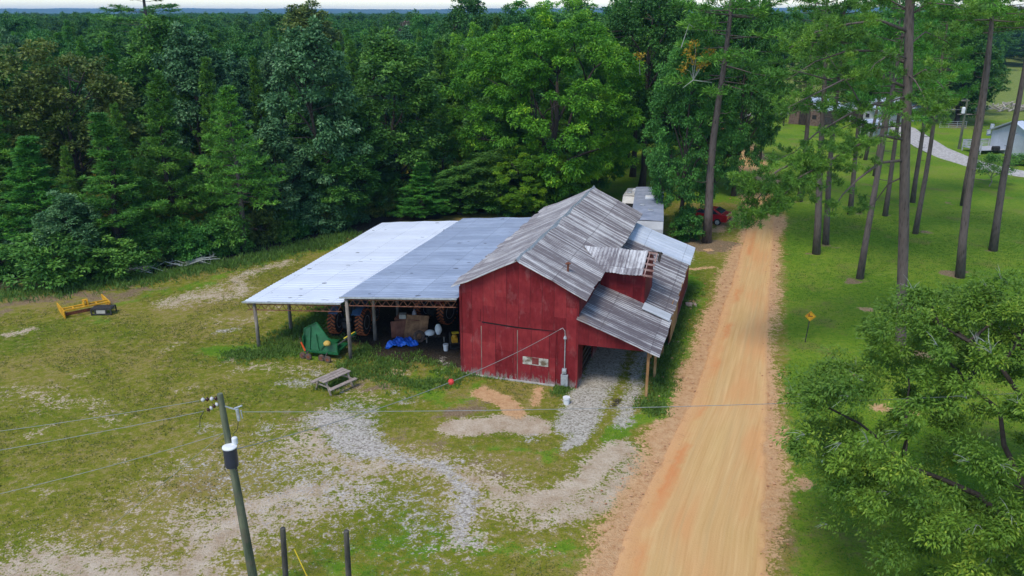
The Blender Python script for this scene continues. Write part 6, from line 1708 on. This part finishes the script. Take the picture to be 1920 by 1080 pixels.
# ---- the far-off wood out to the hills: one mass
def golden_tips():
    o = bpy.data.objects
    t = [q for q in o if q.get('label', '').startswith('large dark oak whose low')][0]
    r = np.random.default_rng(8); P = []; Yt = t.location.y - 4.5; mb = MB()
    inv = lambda v: Vector(((v.x - t.location.x), (v.y - t.location.y), v.z))
    ctr = [(1290, 95), (1303, 82), (1298, 110), (1330, 98), (1324, 104), (1320, 118), (1282, 128), (1200, 104), (1310, 122)]
    root = inv(onY(1300, 150, Yt + 0.5))
    for (x, y) in ctr:
        c = inv(onY(x, y, Yt)); P.append(np.array(c) + r.normal(size=(46, 3)) * np.array([.22, .22, .17]))
        mb.tube([root if x > 1250 else c + Vector((0.3, 1.5, -1.5)), (c + root) / 2 + Vector((0.1, 0, 0.2)) if x > 1250 else c + Vector((0.1, .7, -.6)), c], [0.03, 0.02, 0.01], 4, cap=False)
    for (a_, b_) in (((1300, 150), (1335, 155)), ((1277, 90), (1292, 45)), ((1292, 45), (1302, 52)), ((1300, 150), (1280, 165))):
        mb.tube([inv(onY(*a_, Yt)), inv(onY(*b_, Yt))], [0.035, 0.015], 5, cap=False)
    ml = mat_leaf('golden_leaves', (0.20, 0.15, 0.01), (0.42, 0.26, 0.015), (0.55, 0.38, 0.03), 0.3, 0)
    gs = []
    for c in P:
        n = len(c); D = unit(r.normal(size=(n, 3)))
        gs.append(link('golden_leaf_cluster', leaf_mesh('golden_leaf_cluster', c, D, unit(r.normal(size=(n, 3)) + [0, 0, 1]), np.full(n, .22), np.full(n, .12), r.random(n), ml)))
    # world coordinates relative to the tree foot: undo the tree's own turn and scale
    M_ = Matrix.LocRotScale(t.location, t.rotation_euler, t.scale); base = Matrix.Translation(t.location)
    for ob in gs + [mb.build('pale_branches', m_lichen)]:
        ob.parent = t; ob.matrix_parent_inverse = M_.inverted(); ob.matrix_basis = base
golden_tips()
def fallen(label, px, seed):
    rng = random.Random(seed); g = G(*px); b = MB()
    for k in range(9):
        a = rng.uniform(-0.5, 0.9) + (PI if k % 3 == 0 else 0); L = rng.uniform(1.2, 3.0); s = Vector((rng.uniform(-.5, .5), rng.uniform(-.4, .4), 0.1))
        m_ = s + Vector((math.cos(a), math.sin(a) * .5, 0.35)) * L * 0.5; e = s + Vector((math.cos(a), math.sin(a) * .5, rng.uniform(-0.05, 0.3))) * L
        b.tube([s, m_, e], [0.05, 0.04, 0.012], 5)
        for q in range(3):
            w = m_.lerp(e, rng.random()); b.tube([w, w + Vector((rng.gauss(0, .3), rng.gauss(0, .2), rng.uniform(0, .5)))], [0.015, 0.006], 4)
    tag(b.build('fallen_branch', m_lichen, None, g), label, 'branch')
fallen('pale fallen branches arching at the wood edge right of the scraper', (235, 512), 3)
fallen('pale dead brush at the wood edge halfway to the white shed', (345, 500), 6)
def far_wood():
    r = np.random.default_rng(77); P = []; S = []
    for (y0, y1, gap, sc) in ((150, 300, 6.0, 1.0), (300, 560, 7.5, 1.15), (560, 1100, 13, 1.8), (1100, 2300, 26, 3.0), (2300, 4900, 52, 5.0)):
        n = int((y1 - y0) / gap)
        for j in range(n):
            y = y0 + gap * j; m = int(y * 1.6 / gap)
            x = np.linspace(-0.8 * y, 0.8 * y, m) + r.uniform(-gap * .45, gap * .45, m); yy = y + r.uniform(-gap * .45, gap * .45, m)
            az_ = x / yy
            open_ = (az_ > 0.24) & (yy < 300 - 30 * np.sin(x * 0.03)) & ~((az_ > .44) & (az_ < .5) & (yy > 200) & False)
            open_ |= (yy < 172) & (az_ > 0.02)
            open_ |= (az_ > 0.30) & (yy > 300) & (yy < 330)
            ok = ~open_
            for a, b in zip(x[ok], yy[ok]): P.append((a, b, 0)); S.append(sc)
    me = bpy.data.meshes.new('far_forest'); me.from_pydata(P, [], []); 
    a = me.attributes.new('sz', 'FLOAT', 'POINT'); a.data.foreach_set('value', np.array(S, np.float32))
    o = link('far_forest', me); tag(o, 'unbroken dark forest reaching from the wood to the blue hills', 'forest', kind='stuff')
    ng = bpy.data.node_groups.new('far_forest', 'GeometryNodeTree')
    ng.interface.new_socket('Geometry', in_out='INPUT', socket_type='NodeSocketGeometry'); ng.interface.new_socket('Geometry', in_out='OUTPUT', socket_type='NodeSocketGeometry')
    N = ng.nodes; L = ng.links
    gi = N.new('NodeGroupInput'); go = N.new('NodeGroupOutput'); iop = N.new('GeometryNodeInstanceOnPoints'); jn = N.new('GeometryNodeJoinGeometry')
    protos = {}
    for ob in bpy.data.objects:
        if ob.name.startswith('crown') and ob.type == 'MESH':
            for key in ('pineA', 'pineC', 'oakA', 'oakB', 'oakC'):
                if ob.data == KIND[key][2][0] and key not in protos and ob.material_slots[0].link == 'DATA': protos[key] = ob
    for key in protos:
        oi = N.new('GeometryNodeObjectInfo'); oi.transform_space = 'ORIGINAL'; oi.inputs['Object'].default_value = protos[key]; oi.inputs['As Instance'].default_value = True
        L.new(oi.outputs['Geometry'], jn.inputs[0])
    print('far forest points', len(P), 'protos', list(protos))
    rv = N.new('FunctionNodeRandomValue'); rv.data_type = 'FLOAT_VECTOR'; rv.inputs[0].default_value = (0, 0, 0); rv.inputs[1].default_value = (0, 0, 6.28)
    rs = N.new('FunctionNodeRandomValue'); rs.data_type = 'FLOAT'; rs.inputs['Min'].default_value = 0.74; rs.inputs['Max'].default_value = 1.2; rs.inputs['Seed'].default_value = 3
    at = N.new('GeometryNodeInputNamedAttribute'); at.data_type = 'FLOAT'; at.inputs['Name'].default_value = 'sz'
    cb = N.new('ShaderNodeCombineXYZ'); mul = N.new('ShaderNodeMath'); mul.operation = 'MULTIPLY'
    L.new(at.outputs[0], mul.inputs[0]); L.new(rs.outputs[1], mul.inputs[1])
    L.new(mul.outputs[0], cb.inputs[0]); L.new(mul.outputs[0], cb.inputs[1]); L.new(rs.outputs[1], cb.inputs[2])
    L.new(gi.outputs[0], iop.inputs['Points']); L.new(jn.outputs[0], iop.inputs['Instance']); iop.inputs['Pick Instance'].default_value = True
    L.new(rv.outputs[0], iop.inputs['Rotation']); L.new(cb.outputs[0], iop.inputs['Scale']); L.new(iop.outputs[0], go.inputs[0])
    md = o.modifiers.new('scatter', 'NODES'); md.node_group = ng
far_wood()

# ------------------------------------------------------------------ weeds, grass tufts, clods
def blades(name, pos, hgt, wid, per, spread, mat, label, cat, seed):
    r = np.random.default_rng(seed); n = len(pos)
    P = np.repeat(pos, per, 0) + np.concatenate([r.normal(size=(n * per, 2)) * spread, np.zeros((n * per, 1))], 1)
    A = unit(np.concatenate([r.normal(size=(n * per, 2)) * 0.55, np.ones((n * per, 1))], 1))
    N = unit(r.normal(size=(n * per, 3)))
    h = np.repeat(hgt, per) * r.uniform(0.5, 1.2, n * per)
    tone = np.clip(np.repeat(r.uniform(0, 1, n), per) * 0.7 + r.uniform(0, 0.35, n * per), 0, 1)
    o = link(name, leaf_mesh(name, P, A, N, h, np.full(n * per, wid) * r.uniform(0.6, 1.4, n * per), tone, mat, 0.35))
    return tag(o, label, cat, kind='stuff')
def along(px, w, n, seed, soft=1.0):
    r = np.random.default_rng(seed); L = resample(pts(px), n)
    return np.concatenate([L + r.normal(size=(n, 2)) * w, np.zeros((n, 1))], 1)
def ok_under(p):     # nothing grows inside the barn
    d = p - np.array([BAR_O.x, BAR_O.y, 0]); u = d[:, 0] * BU.x + d[:, 1] * BU.y; v = d[:, 0] * BV.x + d[:, 1] * BV.y
    return p[~((u > -0.05) & (u < 6.3) & (v > -0.1) & (v < 18.2))]
ml_weed = mat_leaf('weed_blades', (0.075, 0.140, 0.022), (0.150, 0.255, 0.040), (0.218, 0.347, 0.058), 0.3, 0.0)
ml_grass = mat_leaf('field_grass', (0.083, 0.121, 0.020), (0.145, 0.181, 0.033), (0.268, 0.266, 0.089), 0.3, 0.0)
ml_lawn = mat_leaf('lawn_grass', (0.057, 0.146, 0.012), (0.104, 0.224, 0.018), (0.180, 0.302, 0.035), 0.3, 0.0)
W_ = [along([(430, 665), (500, 665), (570, 650), (640, 640)], 0.5, 600, 1), along([(500, 650), (560, 620), (610, 590), (650, 560)], 0.7, 620, 2),
      along([(670, 690), (740, 715), (800, 730), (866, 705)], 0.45, 380, 3), along([(650, 690), (690, 650)], 0.35, 200, 4),
      along([(1235, 745), (1240, 690), (1258, 640), (1275, 600), (1290, 540)], 0.38, 900, 5), along([(1062, 715), (1050, 740)], 0.18, 150, 6),
      along([(866, 702), (960, 712)], 0.06, 60, 7), along([(1215, 755), (1230, 775)], 0.3, 150, 8), along([(615, 725), (660, 700)], 0.35, 220, 9),
      along([(770, 665), (830, 690), (866, 695)], 0.35, 90, 10), along([(700, 675), (760, 690)], 0.4, 150, 11)]
wp = ok_under(np.concatenate(W_)); rW = np.random.default_rng(3)
blades('weeds', wp, rW.uniform(0.08, 0.28, len(wp)), 0.055, 9, 0.12, ml_weed, 'rank green weeds round the shed posts and barn walls', 'weeds', 5)
W_ = [along([(0, 555), (100, 545), (200, 532), (300, 520), (450, 492), (600, 458), (660, 440)], 0.9, 1700, 21)]
wp = np.concatenate(W_)
blades('tall_grass', wp, rW.uniform(0.15, 0.55, len(wp)), 0.06, 7, 0.2, ml_weed, 'tall rough grass along the foot of the wood', 'grass', 6)
# short tufts over the open ground
def scatter(n, x0, x1, y0, y1, seed, keep):
    r = np.random.default_rng(seed); P = np.stack([r.uniform(x0, x1, n), r.uniform(y0, y1, n), np.zeros(n)], 1)
    ix = np.clip(np.searchsorted(xs, P[:, 0]), 0, nx - 1); iy = np.clip(np.searchsorted(ys, P[:, 1]), 0, ny - 1)
    bare = np.maximum.reduce([gravel[ix, iy], sand[ix, iy] * 0.9, clay[ix, iy] * 1.3, dark[ix, iy] * 1.5, brown[ix, iy]])
    lu = lush[ix, iy]
    return P[keep(bare, lu, r.random(n), P)]
fp_ = scatter(60000, -32, 14, 20, 58, 41, lambda b, l, q, P: (q > b * 1.25 + 0.1) & (l < 0.5) & (fbm(P[:, 0], P[:, 1], 0.5, 12) > 0.44))
fp_ = ok_under(fp_)
blades('short_grass', fp_, np.full(len(fp_), 0.055), 0.05, 4, 0.09, ml_grass, 'thin yellowish field grass in patches over the yard', 'grass', 7)
lp = scatter(90000, -12, 48, 20, 75, 42, lambda b, l, q, P: (q > b * 1.2) & (l > 0.55))
lp = ok_under(lp)
lp = lp[((lp[:, 0] - BAR_O.x) * BU.x + (lp[:, 1] - BAR_O.y) * BU.y) > 8.0]
blades('lawn_grass', lp, np.full(len(lp), 0.055), 0.045, 4, 0.10, ml_lawn, 'lush mown lawn grass right of the road', 'grass', 8)
# clay clods thrown up along both road edges
def clods():
    r = np.random.default_rng(9); rng = random.Random(9); n = 1500
    ico = [(0, 0, 1), (0.9, 0, 0.3), (0.28, 0.85, 0.3), (-0.72, 0.53, 0.3), (-0.72, -0.53, 0.3), (0.28, -0.85, 0.3), (0, 0, -0.6)]
    fc = [(0, 1, 2), (0, 2, 3), (0, 3, 4), (0, 4, 5), (0, 5, 1), (6, 2, 1), (6, 3, 2), (6, 4, 3), (6, 5, 4), (6, 1, 5)]
    V = []; Fc = []
    ico = np.array(ico); fc = np.array(fc)
    for k in range(n):
        i = int(r.uniform(0, 0.93) * NL); side = rng.random() < 0.62
        if side: p = np.array([RL[i, 0], RL[i, 1]]) + np.array([BU.x, BU.y]) * (r.normal() * 0.8 - 0.5)
        else: p = np.array([RR[i, 0], RR[i, 1]]) + np.array([BU.x, BU.y]) * (r.normal() * 0.35 + 0.25)
        s = r.uniform(0.02, 0.07) * (1 if rng.random() < 0.9 else 1.8)
        a = r.uniform(0, 6.28); c_, s_ = math.cos(a), math.sin(a)
        q = ico * (s * r.uniform(0.7, 1.3, (7, 3))) ; q = np.stack([q[:, 0] * c_ - q[:, 1] * s_, q[:, 0] * s_ + q[:, 1] * c_, q[:, 2] * 0.7], -1)
        V.append(q + np.array([p[0], p[1], 0.035])); Fc.append(fc + 7 * k)
    m = mat_noise('clay_clod', (0.30, 0.13, 0.06), (0.60, 0.36, 0.20), 2.5, 0.95)
    tag(link('clay_clods', np_mesh('clay_clods', np.concatenate(V), np.concatenate(Fc), m)), 'loose clay clods along the road edges', 'clods', kind='stuff')
clods()

# ------------------------------------------------------------------ the air
def haze():
    m = bpy.data.materials.new('hazy_air'); m.use_nodes = True; t = m.node_tree
    for n in list(t.nodes):
        if n.type == 'BSDF_PRINCIPLED': t.nodes.remove(n)
    pv = t.nodes.new('ShaderNodeVolumePrincipled'); pv.inputs['Color'].default_value = (0.30, 0.60, 1.0, 1); pv.inputs['Density'].default_value = HAZE
    pv.inputs['Anisotropy'].default_value = 0.2
    t.links.new(pv.outputs[0], t.nodes['Material Output'].inputs['Volume'])
    b = MB(); b.box((0, 3150, 31.5), (12400, 7300, 67.0)); b.build('haze', m); 
    o = bpy.data.objects['haze']; tag(o, kind='stuff'); tag(o, 'thin blue haze lying over the whole land', 'haze')
HAZE = 0.00016
haze()

# ------------------------------------------------------------------ labels: where a look is shared, say which one it is by its place
bpy.context.view_layer.update()
same = {}
for o in bpy.data.objects:
    if o.parent is None and o.get('group') and o.get('label'): same.setdefault(o['label'], []).append(o)
words = ['', 'first', 'second', 'third', 'fourth', 'fifth', 'sixth', 'seventh', 'eighth', 'ninth', 'tenth', 'eleventh', 'twelfth', 'thirteenth', 'fourteenth', 'fifteenth']
for lab, L in same.items():
    if len(L) < 2: continue
    L.sort(key=lambda o: o.location.x / o.location.y)
    for i, o in enumerate(L):
        if len(L) == 2: o['label'] = lab + (', left one' if i == 0 else ', right one')
        elif i == 0: o['label'] = lab + ', leftmost'
        elif i == len(L) - 1: o['label'] = lab + ', rightmost'
        else: o['label'] = lab + ', ' + words[min(i + 1, 15)] + ' from left'
